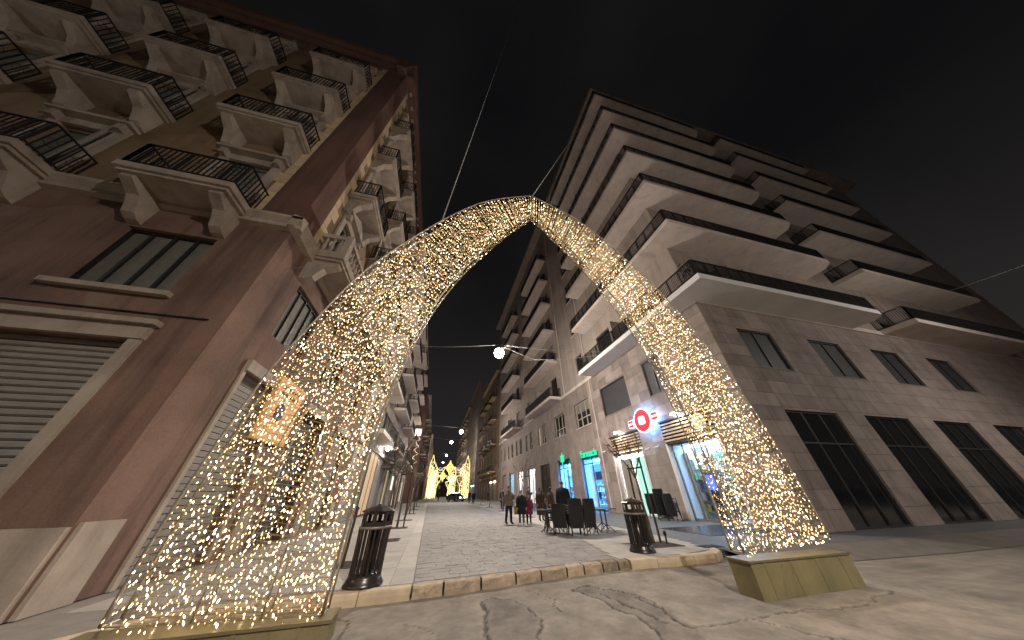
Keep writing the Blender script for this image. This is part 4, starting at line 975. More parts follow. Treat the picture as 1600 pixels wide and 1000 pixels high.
# left row of shop fronts: awnings, lit windows and signs on the modern block
def awning(y0, y1, z, label, m):
    t = thing('awning', label, 'awning', group='shop awnings on the left side'); mb = MB(); x0 = -5.29
    prof = [(x0, z), (x0, z - .06), (x0 + 1.5, z - .75), (x0 + 1.5, z - 1.0), (x0 + 1.53, z - 1.0), (x0 + 1.53, z - .70)]
    mb.extr(prof, 'y', y0, y1); fixmesh(mb.build('canvas', m, t)); mb = MB()
    for y in (y0 + .1, y1 - .1): mb.tube([(x0, y, z - 1.0), (x0 + 1.45, y, z - .8)], .02, 5)
    mb.build('arm', M['iron'], t); rebase(t, (x0, (y0 + y1) / 2, z - 1))
awning(31.5, 35.5, 4.9, 'wide dark awning over the nearer left shop', mat('awning_canvas', (.06, .055, .05), .9, .1, 4, 40, .1)); awning(37.5, 40.5, 4.7, 'dark green awning over the farther left shop', mat('awning_green', (.02, .05, .03), .9, .1, 4, 40, .1))
def lit_window(y0, y1, z0, z1, m, label, cat='shop window'):
    t = thing('lit_shop_window', label, cat, group='lit windows on the left side'); x = -5.27
    mb = MB(); mb.box((x, y0, z0), (x + .06, y0 + .08, z1)); mb.box((x, y1 - .08, z0), (x + .06, y1, z1)); mb.box((x, y0 + .08, z1 - .08), (x + .06, y1 - .08, z1)); mb.box((x, y0 + .08, z0), (x + .06, y1 - .08, z0 + .08)); mb.box((x + .003, (y0 + y1) / 2 - .03, z0 + .08), (x + .057, (y0 + y1) / 2 + .03, z1 - .08)); mb.build('frame', M['frame_dark'], t)
    mb = MB(); mb.box((x + .01, y0 + .08, z0 + .08), (x + .03, y1 - .08, z1 - .08)); mb.build('pane', m, t); rebase(t, (x, (y0 + y1) / 2, z0))
E_yg = emat('yellow_green_window', (.72, .62, .26), .22); E_dimw = emat('dim_warm_window', (.9, .62, .36), .12); E_pale = emat('pale_window', (.9, .85, .68), .5)
lit_window(25.6, 29.0, PAVE + .02, 4.6, E_dimw, 'tall yellowish lit shop window nearest on the left side'); lit_window(35.8, 37.2, PAVE + .02, 3.9, E_yg, 'yellow-green lit doorway beneath the left awning'); lit_window(41, 43.2, 1.9, 3.6, E_pale, 'pale lit window beyond the left awnings'); lit_window(45, 47.5, PAVE + .02, 3.3, E_dimw, 'dim warm doorway farther along the left side'); lit_window(51, 52.6, 1.8, 3.2, E_pale, 'small pale lit window far along the left side'); lit_window(54.5, 56, PAVE + .3, 3.4, E_pale, 'pale slit of a doorway at the end of the modern block')
t = thing('wall_lantern', 'small bright lantern on the left wall above the first shop', 'lantern'); mb = MB(); mb.lathe([(.02, 0), (.13, .05), (.16, .3), (.10, .36), (.02, .45)], 8, (-4.7, 29.6, 5.0)); mb.build('glass', E_lampfar, t); mb = MB(); mb.tube([(-5.3, 29.6, 5.3), (-5.0, 29.6, 5.6), (-4.7, 29.6, 5.46)], .025, 5); mb.build('arm', M['iron'], t); rebase(t, (-5.3, 29.6, 5.0))
t = thing('projecting_sign', 'white glowing box sign projecting from the left facade', 'sign'); mb = MB(); mb.box((-5.2, 57.9, 11.2), (-3.7, 58.2, 12.4)); mb.build('box', emat('box_sign_white', (1, .97, .9), .9), t); mb = MB(); mb.box((-5.29, 57.95, 10.9), (-5.0, 58.15, 12.7)); mb.build('bracket', M['frame_dark'], t)
mb = MB(); rr = random.Random(31)
for i in range(60): z = 5.0 + i * .105; xx = -4.1 + .35 * math.sin(i * .5); mb.lathe([(.0, -.05), (.05, 0), (0, .05)], 5, (xx + rr.uniform(-.1, .1), 58, z), 0, False)
tag(mb.build('sign_bulbs', E_lumw, t), None, None, kind='stuff'); mb = MB(); mb.tube([(-4.1 + .35 * math.sin(i * .5), 58.02, 5.0 + i * .105) for i in range(60)], .02, 4); mb.build('bulb_tube', M['steel'], t); rebase(t, (-5.3, 58, 5))

# ------------------------------------------------------------------ suspended street lanterns
def lantern(x, y, z, xl, xr, label, zl=None, zr=None, power=(950, 1250), em=E_lamp, yl=None, yr=None, r=.30):
    t = thing('suspended_lantern', label, 'street lamp', (x, y, z), 0, 'lanterns hung across the street')
    mb = MB(); mb.lathe([(r * .62, -.02), (r * .70, .02), (r * .60, .12), (r * .35, .24), (.08, .34), (.05, .48)], 20); mb.build('housing', M['steel'], t, True)
    mb = MB(); mb.lathe([(max(.015, r * .82 * math.sin(PI * q / 12)), -.62 * r - r * .82 * math.cos(PI * q / 12)) for q in range(11)], 20, (0, 0, 0), 0, True); mb.build('globe', em, t, True)
    L = Vector((xl - x, (yl - y) if yl is not None else 0, (zl or z + 1.2) - z)); Rr = Vector((xr - x, (yr - y) if yr is not None else 0, (zr or z + 1.2) - z)); mb = MB(); c = Vector((0, 0, .48))
    for e in (L, Rr): mb.tube([c + (e - c) * (i / 10) - Vector((0, 0, .5 * math.sin(PI * i / 10) * .4)) for i in range(11)], .011, 4)
    mb.build('span_wire', M['cable'], t)
    for kind, w in (('POINT', power[0]), ('SPOT', power[1])):      # bare globe and downward reflector
        if not w: continue
        ld = bpy.data.lights.new('lantern_light', kind); ld.energy = w; ld.color = (1, .92, .82); ld.shadow_soft_size = .12
        if kind == 'SPOT': ld.spot_size = math.radians(165); ld.spot_blend = .6
        lo = bpy.data.objects.new('lantern_light', ld); COL.objects.link(lo); lo.parent = t; lo.location = (0, 0, -r * 1.62)
    return t
lantern(4.0, 19.4, 11.75, XL, XF, 'brightest lantern hanging over the middle of the street', 13.0, 10.85, em=E_lamp, r=.5, yr=15.8, yl=23)
lantern(4.0, 55, 11.9, XL, XF, 'second lantern hanging over the street', power=(900, 900), em=E_lampfar, r=.42)
lantern(4.2, 99, 16.6, -2.8, 13.2, 'third lantern hanging far down the street', power=(700, 700), em=E_lampfar, r=.5)
lantern(4.2, 140, 17.0, -2.8, 12.6, 'fourth lantern hanging far down the street', power=(400, 500), em=E_lampfar, r=.5)
lantern(4.2, 188, 18.0, -2.8, 12.6, 'farthest lantern hanging at the end of the street', power=(0, 0), em=E_lampfar, r=.5)
lantern(2.5, -4.5, 11.0, -30, 30, 'lantern hanging over the crossing behind the camera', power=(850, 1900), em=E_lampfar)
lantern(30.0, -1.0, 11.0, 30, 30.1, 'lantern hanging over the crossing road far to the right', power=(450, 900), em=E_lampfar, yl=-12, yr=8.8)
lantern(-24.0, -1.0, 11.0, -24, -24.1, 'lantern hanging over the crossing road far to the left', power=(120, 500), em=E_lampfar, yl=-12, yr=6.6)

# ------------------------------------------------------------------ the pointed arch of lights
XC, S_ = 2.13, -.035
arch = thing('festive_light_arch', 'huge pointed arch of warm fairy lights spanning the street entrance', 'light arch')
OUT = [(5.42, .0), (5.38, 1.5), (5.18, 3.2), (4.92, 4.2), (4.40, 5.8), (3.50, 7.4), (2.35, 9.0), (1.40, 9.9), (0, 10.68)]
INN = [(3.24, .0), (3.24, 1.4), (3.20, 2.4), (3.02, 3.7), (2.70, 5.0), (2.05, 6.5), (1.07, 8.1), (.50, 8.9), (0, 9.52)]
CO = catmull(OUT, 10); CI = catmull(INN, 10)
def resample(C, n):
    L = [0]
    for a, b in zip(C, C[1:]): L.append(L[-1] + (b - a).length)
    out = []; j = 0
    for i in range(n + 1):
        d = L[-1] * i / n
        while j < len(C) - 2 and L[j + 1] < d: j += 1
        f = (d - L[j]) / max(1e-9, L[j + 1] - L[j]); out.append(C[j] + (C[j + 1] - C[j]) * f)
    return out
NA = 72; CO = resample(CO, NA); CI = resample(CI, NA)
DEP = .24
def AP(s, i, f, d=0.0):
    """point on the arch: side s, station i (float), fraction f from inner to outer edge, depth d behind the front"""
    i = max(0, min(NA - 1e-6, i)); k = int(i); w = i - k
    a = CI[k] + (CI[k + 1] - CI[k]) * w; b = CO[k] + (CO[k + 1] - CO[k]) * w; p = a + (b - a) * f
    x = XC + s * p.x + (.09 * (1 - p.y / 10.7) if s > 0 else 0); return Vector((x, 4.94 + S_ * (x - XC) + d, p.y))
ZB = {-1: .25, 1: .48}
for s in (-1, 1):
    i0 = next(i for i in range(NA) if CI[i].y > ZB[s] - .02)
    st = [i0 + (NA - i0) * k / 48 for k in range(49)]
    for f, d, nm, r in ((0, 0, 'inner_tube', .018), (0, DEP, 'inner_tube', .016), (1, 0, 'outer_tube', .018), (1, DEP, 'outer_tube', .016), (.30, 0, 'rib_tube', .010), (.62, 0, 'rib_tube', .010), (.30, DEP, 'rib_tube', .008), (.62, DEP, 'rib_tube', .008)):
        mb = MB(); mb.tube([AP(s, i, f, d) for i in st], r, 6); mb.build(nm, M['steel'], arch, True)
    for k in range(0, 49, 6):
        for f in (0, 1): mb = MB(); mb.tube([AP(s, st[k], f, 0), AP(s, st[k], f, DEP)], .012, 4); mb.build('cross_tube', M['steel'], arch)
        for d in (0, DEP): mb = MB(); mb.tube([AP(s, st[k], 0, d), AP(s, st[k], 1, d)], .006, 4); mb.build('cross_tube', M['steel'], arch)
    wires = MB(); bulbs = MB(); rr = random.Random(100 + s)
    NR = 130
    for d in (0.0, DEP):
        for r_ in range(NR):
            i = i0 + (NA - i0) * ((r_ + .5 + rr.uniform(-.3, .3)) / NR) ** 1.06
            a = AP(s, i, 0, d); b = AP(s, i, 1, d); L = (b - a).length; n = max(2, int(L / (.066 - .006 * r_ / NR))); nn = max(3, int(L / .25)); pts = []
            for k in range(nn + 1): p = a + (b - a) * (k / nn); pts.append(p - Vector((0, 0, .02 * math.sin(PI * k * 2 / nn) ** 2)))
            wires.tube(pts, .0035, 3, 0, False)
            for k in range(n):
                if rr.random() < .12: continue
                p = a + (b - a) * ((k + .5 + rr.uniform(-.4, .4)) / n) - Vector((0, 0, rr.uniform(.0, .09))) + Vector((0, rr.uniform(-.02, .02), 0))
                dr = Vector((rr.uniform(-.7, .7), rr.uniform(-.3, .3), 1)).normalized(); u = rr.random()
                mi = 2 if u < .12 else (0 if u < .58 else (1 if u < .985 else 3)); big = {0: 1, 1: .8, 2: 1.35, 3: 1.2}[mi]
                g_ = 1.12 - .22 * min(1, r_ / NR * 1.5); hl = .0145 * big * g_; w = .0064 * big * g_; e1 = dr.cross(Vector((0, 1, 0))).normalized() * w; e2 = dr.cross(e1).normalized() * w; k0 = len(bulbs.v)
                bulbs.v += [tuple(p + dr * hl), tuple(p - dr * hl), tuple(p + e1), tuple(p + e2), tuple(p - e1), tuple(p - e2)]
                for q in range(4): bulbs.f += [(k0, k0 + 2 + q, k0 + 2 + (q + 1) % 4), (k0 + 1, k0 + 2 + (q + 1) % 4, k0 + 2 + q)]; bulbs.m += [mi, mi]
                wires.tube([p + dr * hl, p + dr * (hl + rr.uniform(.03, .07))], .003, 3, 0, False)
    tag(wires.build('light_wires', M['wire'], arch), None, None, kind='stuff'); tag(bulbs.build('fairy_bulbs', E_bulb, arch), None, None, kind='stuff')
    # ballast box under the foot
    x0, x1 = sorted((XC + s * (3.13 if s < 0 else 3.26), XC + s * 5.7)); zt = ZB[s]; yb = 4.94 + S_ * (XC + s * 4.4 - XC)
    mb = MB(); mb.box((x0, yb - .06, -.02), (x1, yb + .36, zt - .03)); bx_ = mb.build('ballast_box', M['box'], arch)
    mb = MB(); mb.box((x0 - .015, yb - .075, zt - .029), (x1 + .015, yb + .375, zt)); mb.build('rim', M['boxrim'], bx_)
    for k in range(4):
        xx = x0 + (x1 - x0) * (k + .5) / 4; ubox('seam_strip', M['box'], bx_, (xx - .02, yb - .068, .0), (xx + .02, yb - .0595, zt - .03))
        mb = MB(); mb.tube([(xx, yb - .075, zt * .5), (xx, yb - .067, zt * .5)], .012, 6); mb.build('bolt', M['steel'], bx_)
rebase(arch, (XC, 4.94, 0))
def cable(label, pts, r=.009, name='guy_wire', cat='cable', group='thin wires over the street'):
    mb = MB(); mb.tube(pts, r, 4); return tag(mb.build(name, M['cable']), label, cat, group)
pL = AP(-1, 50, 1.0, .1); pT = Vector((XC + .05, 4.95, 10.66))
cable('guy wire rising from the left shoulder of the arch into the dark sky', [tuple(pL), tuple(pL + (Vector((1.45, 4.6, 38)) - pL) * 2.2)], .016)
cable('guy wire rising from the arch peak along the apartment block', [tuple(pT), (13.5, 9.2, 42.3)], .018)
cable('wire from the palazzo to the left flank of the arch', [(XL + .1, 7.1, 7.2), tuple(AP(-1, 40, 1, .2))], .008)
cable('faint wire crossing in front of the upper corner balconies', [(9.5, 5.0, 13.0), (17.5, 6.5, 27.5)], .009)
cable('slack lantern cable sagging along the block', [(4.0, 19.4, 12.2), (7.5, 20.5, 11.7), (10, 19, 11.3), (13.5, 15.9, 10.9)], .014)

# ------------------------------------------------------------------ litter bins
def litter_bin(loc, rz, label):
    t = thing('litter_bin', label, 'litter bin', loc, rz, 'slatted iron litter bins')
    mb = MB(); mb.lathe([(.335, 0), (.335, .03), (.315, .05), (.285, .11), (.272, .16), (.0, .16)], 24, cap=False); mb.build('base', M['bin'], t, True)
    mb = MB(); mb.lathe([(.09, .15), (.09, .78), (.0, .78)], 20, cap=False); mb.build('liner', M['bin'], t, True)
    sl = MB(); sl.v = []; w = .0185; pr = [(.255, .14), (.252, .3), (.258, .6), (.272, .80)]
    for r, z in pr: sl.v += [(r, -w, z), (r + .022, -w * .55, z), (r + .022, w * .55, z), (r, w, z)]
    for i in range(3):
        for q in range(4): a = i * 4 + q; b = i * 4 + (q + 1) % 4; sl.f.append((a, b, b + 4, a + 4)); sl.m.append(0)
    sl.f += [(3, 2, 1, 0), (12, 13, 14, 15)]; sl.m += [0, 0]
    me = sl.mesh('slat', M['bin'])
    for k in range(22): put('slat', me, t, (0, 0, 0), 2 * PI * k / 22)
    mb = MB(); mb.lathe([(.27, .795), (.292, .80), (.295, .835), (.275, .84)], 24); mb.build('ring', M['binring'], t, True)
    h = MB(); NF = 8; ro, ri = .278, .262
    P8 = lambda r, q, z: (r * math.cos((q + .5) * PI / 4), r * math.sin((q + .5) * PI / 4), z)
    def plate(q, f0, f1, z0, z1):
        k = len(h.v); L = lambda r, f: tuple(Vector(P8(r, q, 0)) * (1 - f) + Vector(P8(r, q + 1, 0)) * f)
        for r in (ro, ri):
            for f, z in ((f0, z0), (f1, z0), (f1, z1), (f0, z1)): p = L(r, f); h.v.append((p[0], p[1], z))
        for f in ((0, 1, 2, 3), (7, 6, 5, 4), (0, 4, 5, 1), (1, 5, 6, 2), (2, 6, 7, 3), (3, 7, 4, 0)): h.f.append(tuple(k + i for i in f)); h.m.append(0)
    for q in range(8):
        plate(q, 0, 1, .842, .905); plate(q, 0, 1, 1.025, 1.06)
        plate(q, 0, .20, .9051, 1.0249); plate(q, .80, 1, .9051, 1.0249)
    h.lathe([(.305, 1.061), (.315, 1.075), (.30, 1.09), (.16, 1.145), (.05, 1.175), (.03, 1.19)], 8)
    h.build('hood', M['bin'], t)
    return t
litter_bin((-1.0, 6.98, PAVE + .006), math.radians(20), 'black slatted litter bin on the left sidewalk beside the arch leg')
litter_bin((5.66, 7.98, PAVE + .003), math.radians(-15), 'black slatted litter bin on the right sidewalk before the sapling')

# ------------------------------------------------------------------ saplings
def sapling(loc, h, label, seed, stakes=True, lean=0):
    t = thing('sapling', label, 'tree', loc, 0, 'young street trees'); r = random.Random(seed); mb = MB(); tips = []
    def grow(p, d, L, rad, lev):
        pts = [p]; n = 5; q = Vector(p); dd = Vector(d)
        for i in range(n): dd = (dd + Vector((r.gauss(0, .09), r.gauss(0, .09), .03))).normalized(); q = q + dd * L / n; pts.append(q.copy())
        (tr if lev == 0 else mb).tube(pts, [rad * (1 - .40 * i / n) for i in range(n + 1)], 7 if lev == 0 else 5)
        if lev == 3: tips.append(pts); return
        for k in range(3 if lev == 0 else r.choice((2, 3))):
            b = pts[-1] if (k == 0 or lev == 0) else pts[r.randint(2, 4)]
            a = r.uniform(0, 2 * PI) if lev else (k * 2.1 + r.uniform(-.3, .3)); sp = r.uniform(.28, .55); nd = (dd + Vector((math.cos(a) * sp, math.sin(a) * sp, .2))).normalized()
            grow(b, nd, L * (.42 if lev == 0 else .70) * r.uniform(.85, 1.15), rad * .56, lev + 1)
    tr = MB(); grow(Vector((0, 0, -.05)), Vector((lean, 0, 1)), h * .54, .055, 0); tr.build('trunk', M['bark'], t, True)
    lf = MB()
    for pts in tips:
        for p in pts[1:]:
            for k in range(2):
                if r.random() < .55:
                    d = Vector((r.gauss(0, 1), r.gauss(0, 1), r.gauss(-.2, .8))).normalized(); e = d.cross(Vector((r.gauss(0, 1), r.gauss(0, 1), 1))).normalized(); L = r.uniform(.06, .10); lf.face((p, p + d * L * .5 + e * L * .3, p + d * L, p + d * L * .5 - e * L * .3))
    mb.build('crown', M['bark'], t); lf.build('dry_leaves', M['drybud'], t)
    if stakes:
        for sx, hh in ((-.28, h * .64), (.30, h * .70)):
            s2 = MB(); s2.tube([(sx, .05, -.05), (sx * .9, .03, hh)], [.034, .03], 7); s2.build('stake', M['stake'], t)
        s2 = MB(); s2.bar((-.30, .04, h * .60), (.32, .04, h * .62), .02, .05); s2.build('tie_bar', M['stake'], t)
    return t
def pit(loc, sx, sy, label, group='square tree pits in the sidewalks'):
    t = thing('tree_pit', label, 'tree pit', loc, 0, group); mb = MB(); N = 7; rr = random.Random(int(loc[1] * 10))
    for i in range(N + 1):
        for j in range(N + 1): mb.v.append((-sx / 2 + sx * i / N, -sy / 2 + sy * j / N, .006 + (rr.uniform(0, .03) if 0 < i < N and 0 < j < N else 0)))
    for i in range(N):
        for j in range(N): a = i * (N + 1) + j; mb.f.append((a, a + N + 1, a + N + 2, a + 1)); mb.m.append(0)
    mb.build('soil', M['soil'], t); mb = MB(); w = .05
    mb.box((-sx / 2 - w, -sy / 2 - w, -.02), (sx / 2 + w, -sy / 2, .012)); mb.box((-sx / 2 - w, sy / 2, -.02), (sx / 2 + w, sy / 2 + w, .012)); mb.box((-sx / 2 - w, -sy / 2, -.02), (-sx / 2, sy / 2, .011)); mb.box((sx / 2, -sy / 2, -.02), (sx / 2 + w, sy / 2, .011)); mb.build('edging', M['grate'], t)
pit((6.8, 8.75, PAVE), 1.0, .8, 'soil pit around the staked sapling beside the right bin'); sapling((6.72, 8.85, PAVE), 3.3, 'bare staked sapling behind the right litter bin', 21)
t = thing('water_stub', 'short black irrigation stub in the soil beside the right bin', 'pipe', (7.0, 8.62, PAVE)); mb = MB(); mb.tube([(0, 0, -.02), (.02, 0, .22)], .025, 8); mb.build('pipe', M['plastic'], t); mb = MB(); mb.lathe([(.02, .21), (.045, .23), (.05, .30), (.02, .34)], 10, (.02, 0, 0)); mb.build('cap', M['plastic'], t)
names = ('first', 'second', 'third', 'fourth', 'fifth', 'sixth', 'seventh')
for i, (x, y) in enumerate(((-1.45, 8.9), (-1.42, 12.7), (-1.45, 16.9), (-1.5, 21.5), (-1.6, 28.1), (-1.7, 35), (-1.8, 43))):
    pit((x, y, PAVE), .9, .7, 'dark soil pit of the %s tree along the left sidewalk' % names[i])
    if i: sapling((x, y, PAVE), 3.3 + .2 * (i % 3), '%s young tree along the left sidewalk, counted from the arch' % names[i], 40 + i, i in (2, 4), .04)
for i, (x, y) in enumerate(((6.3, 20.5), (6.4, 28), (6.6, 36), (6.7, 43), (6.8, 52))):
    pit((x, y, PAVE), .8, .7, 'soil pit of the %s tree along the far right sidewalk' % names[i]); sapling((x, y, PAVE), 3.8 + .2 * (i % 2), '%s young tree along the right sidewalk beyond the cafe chairs' % names[i], 60 + i, i == 0)
mb = MB(); mb.tube([(-1.75, 8.6, PAVE), (-1.74, 8.6, PAVE + 1.05)], .03, 8); mb.lathe([(.03, 0), (.05, .03), (.0, .08)], 8, (-1.74, 8.6, PAVE + 1.05)); tag(mb.build('bollard_post', M['stake']), 'thin dark stake standing behind the left litter bin', 'post')

# ------------------------------------------------------------------ cafe furniture
def make_chair():
    t = thing('cafe_chair', 'x', 'chair')
    mb = MB(); N = 8; W = .25
    P = [(.0, .0), (.12, -.02), (.24, -.025), (.36, -.01), (.42, .03)]   # depth, dz
    for (d, dz) in P:
        for sx in (-1, 1): mb.v.append((sx * W, .22 - d, .44 + dz))
    for i in range(len(P) - 1): a = i * 2; mb.f.append((a, a + 1, a + 3, a + 2)); mb.m.append(0)
    k = len(mb.v); mb.v += [(v[0], v[1], v[2] - .025) for v in mb.v[:k]]
    for i in range(len(P) - 1): a = k + i * 2; mb.f.append((a + 2, a + 3, a + 1, a)); mb.m.append(0)
    n = len(P) * 2
    for ring in ([0, 1], [1, 3], [3, 5], [5, 7], [7, 9], [9, 8], [8, 6], [6, 4], [4, 2], [2, 0]): mb.f.append((ring[1], ring[0], ring[0] + k, ring[1] + k)); mb.m.append(0)
    mb.build('seat', M['plastic'], t)
    mb = MB(); rows_ = [(.20, .22, .26), (.235, .46, .272), (.275, .66, .272), (.31, .85, .262), (.318, .89, .24)]  # y, z, half width: a broad shell back
    for y, z, w in rows_:
        for u in (-1, -.6, 0, .6, 1): mb.v.append((u * w, y - .05 * u * u, z))
    k = len(mb.v); mb.v += [(v[0], v[1] + .025, v[2]) for v in mb.v[:k]]
    for i in range(len(rows_) - 1):
        for j in range(4):
            a = i * 5 + j; mb.f.append((a, a + 1, a + 6, a + 5)); mb.f.append((k + a + 5, k + a + 6, k + a + 1, k + a)); mb.m += [0, 0]
    b = [0, 1, 2, 3, 4, 9, 14, 19, 24, 23, 22, 21, 20, 15, 10, 5]
    for a, c in zip(b, b[1:] + b[:1]): mb.f.append((c, a, a + k, c + k)); mb.m.append(0)
    mb.build('backrest', M['plastic'], t)
    for sx in (-1, 1):
        for y0, y1 in ((-.17, -.23), (.18, .27)): mb = MB(); mb.tube([(sx * .20, y0, .43), (sx * .235, y1, .0)], [.022, .016], 6); mb.build('leg', M['plastic'], t)
        mb = MB(); mb.tube([(sx * .235, .24, .64), (sx * .26, .08, .66), (sx * .26, -.12, .65), (sx * .235, -.17, .44)], .02, 6); mb.build('armrest', M['plastic'], t)
    return t
chair0 = make_chair(); first = [True]
def chair(x, y, z, rz, label, group):
    o = chair0 if first[0] else copy_tree(chair0); first[0] = False
    o.location = (x, y, PAVE + z); o.rotation_euler = (0, 0, rz); o['label'] = label; o['group'] = group
NTH = ('first', 'second', 'third', 'fourth', 'fifth', 'sixth')
for si, (x, y, rz, n, nm) in enumerate(((5.45, 11.45, math.radians(170), 4, 'middle'), (5.98, 11.5, math.radians(188), 4, 'right'), (4.98, 11.8, math.radians(150), 2, 'left'), (5.6, 12.15, math.radians(200), 4, 'rear'), (4.9, 12.5, math.radians(85), 2, 'farthest'))):
    for k in range(n): chair(x + .012 * k, y + .035 * k, .08 * k, rz, 'black cafe chair, %s in the %s stack beside the street' % (('lowest' if k == 0 else 'topmost' if k == n - 1 else NTH[k] + ' from the ground'), nm), 'stacked cafe chairs beside the street')
for si, (x, y, rz, n, nm) in enumerate(((12.9, 16.2, math.radians(125), 4, 'left'), (12.5, 15.1, math.radians(150), 6, 'middle'), (12.55, 14.3, math.radians(110), 4, 'right'))):
    for k in range(n): 
        chair(x, y, .11 * k, rz, 'black chair, %s in the %s stack against the shop pillar' % (('lowest' if k == 0 else 'topmost' if k == n - 1 else NTH[k] + ' from the ground'), nm), 'stacked chairs against the pillar')
def table(loc, rz, w, d, legs, label):
    t = thing('cafe_table', label, 'table', loc, rz, 'cafe tables beside the street')
    mb = MB(); mb.extr([(p[0], p[1]) for p in rrect(w, .035, .012, 2)], 'y', -d / 2, d / 2); o = fixmesh(mb.build('table_top', M['tabletop'], t)); o.location = (0, 0, .76)
    for lx in legs:
        mb = MB(); mb.tube([(lx, 0, .74), (lx, 0, .22)], .028, 8); mb.build('column', M['plastic'], t)
        for a in range(4):
            an = a * PI / 2 + PI / 4; mb = MB(); mb.tube([(lx, 0, .26), (lx + .30 * math.cos(an), .30 * math.sin(an), .02)], .018, 6); mb.build('foot', M['plastic'], t)
table((6.65, 11.7, PAVE), math.radians(8), 1.25, .7, (-.32, .30), 'narrow grey table on tripod feet right of the stacked chairs'); table((4.9, 12.45, PAVE), math.radians(5), 1.0, .65, (-.2, .2), 'grey table half hidden behind the left stacked chairs'); table((6.9, 12.5, PAVE), math.radians(5), 1.2, .7, (-.3, .3), 'second grey table standing just behind the narrow one')

# ------------------------------------------------------------------ people
def person(label, loc, heading, h=1.7, top=M['black'], trousers=M['black'], shoes=M['black'], hair=M['hair'], coat=None, coat_len=.55, armL='down', armR='down', stride=.0, hairlen=0, lean=0.0, group='people in the street', hat=None):
    """local frame: facing -Y, metres for a 1.75 m figure, then scaled"""
    t = thing('person', label, 'person', loc, heading, group); k = h / 1.75
    V = {}; E_ = []; rad = {}
    def v(n, p, r): V[n] = p; rad[n] = r
    v('pel', (0, 0, .95), (.15, .115)); v('waist', (0, -.01 - lean * .2, 1.10), (.135, .10)); v('chest', (0, -.02 - lean * .6, 1.30), (.165, .115)); v('neck0', (0, -.01 - lean, 1.46), (.075, .065)); v('neck', (0, -.02 - lean * 1.1, 1.52), (.052, .052))
    v('head0', (0, -.035 - lean * 1.2, 1.60), (.072, .085)); v('head1', (0, -.03 - lean * 1.2, 1.67), (.076, .092)); v('head2', (0, -.02 - lean * 1.2, 1.73), (.055, .065))
    E_ += [('pel', 'waist'), ('waist', 'chest'), ('chest', 'neck0'), ('neck0', 'neck'), ('neck', 'head0'), ('head0', 'head1'), ('head1', 'head2')]
    hands = []
    for s, arm in ((-1, armL), (1, armR)):
        sh_ = (s * .175, -.01 - lean * .7, 1.40)
        if arm == 'down': el, wr_ = (s * .235, .02 - lean * .4, 1.13), (s * .24, -.05 - lean * .3, .88)
        elif arm == 'phone': el, wr_ = (s * .23, -.08, 1.16), (s * .10, -.30, 1.32)
        elif arm == 'bag': el, wr_ = (s * .25, .02, 1.13), (s * .27, -.04, .90)
        else: el, wr_ = (s * .25, -.04, 1.14), (s * .16, -.26, 1.10)
        v('sh%d' % s, sh_, (.066, .066)); v('el%d' % s, el, (.047, .047)); v('wr%d' % s, wr_, (.030, .030)); E_ += [('chest', 'sh%d' % s), ('sh%d' % s, 'el%d' % s), ('el%d' % s, 'wr%d' % s)]
        hands.append((Vector(el), Vector(wr_), s))
        st = stride * s
        v('hip%d' % s, (s * .095, 0, .90), (.098, .10)); v('kn%d' % s, (s * .10, -.03 - st * .5 + .02, .50), (.070, .072)); v('an%d' % s, (s * .105, .02 - st, .10), (.052, .055)); v('toe%d' % s, (s * .115, -.13 - st, .045), (.040, .034))
        E_ += [('pel', 'hip%d' % s), ('hip%d' % s, 'kn%d' % s), ('kn%d' % s, 'an%d' % s), ('an%d' % s, 'toe%d' % s)]
    nm = list(V); me = bpy.data.meshes.new('body_skeleton'); me.from_pydata([V[n] for n in nm], [(nm.index(a), nm.index(b)) for a, b in E_], []); o = bpy.data.objects.new('body_skeleton', me); COL.objects.link(o)
    m1 = o.modifiers.new('skin', 'SKIN'); m1.use_smooth_shade = True
    for i, n in enumerate(nm): sv = me.skin_vertices[0].data[i]; sv.radius = rad[n]; sv.use_root = (n == 'pel')
    m2 = o.modifiers.new('sub', 'SUBSURF'); m2.levels = 1; m2.render_levels = 1
    dg = bpy.context.evaluated_depsgraph_get(); bm_ = bpy.data.meshes.new_from_object(o.evaluated_get(dg)); bpy.data.objects.remove(o)
    # hands with five fingers, a nose and ears, joined into the body mesh
    x = MB()
    for el, wr_, s in hands:
        d = (wr_ - el).normalized(); side = d.cross(Vector((0, 1, 0)));  side = side.normalized() if side.length > .1 else Vector((1, 0, 0)); nrm = d.cross(side)
        x.tube([wr_ - d * .01, wr_ + d * .04, wr_ + d * .09], [.028, .036, .033], 8)
        for j, (o2, L) in enumerate(((-.026, .055), (-.009, .07), (.009, .066), (.025, .05))):
            b0 = wr_ + d * .085 + side * o2; x.tube([b0, b0 + d * L * .5 + nrm * .006, b0 + d * L * .85 + nrm * .022], [.0095, .009, .007], 5)
        b0 = wr_ + d * .03 + side * .032 * -s; x.tube([b0, b0 + d * .03 + side * -.022 * s, b0 + d * .055 + side * -.024 * s], [.011, .010, .008], 5)
    hz = 1.64; hy = -.03 - lean * 1.2
    x.tube([(0, hy - .075, hz + .012), (0, hy - .108, hz - .018), (0, hy - .08, hz - .025)], [.008, .016, .012], 6)
    for s in (-1, 1): x.tube([(s * .072, hy + .01, hz - .02), (s * .085, hy + .015, hz), (s * .075, hy + .01, hz + .025)], [.010, .014, .010], 5)
    bm = bmesh.new(); bm.from_mesh(bm_); nf = len(bm.faces); tmp = x.mesh('extra', M['skin']); bm.from_mesh(tmp); bm.faces.ensure_lookup_table()
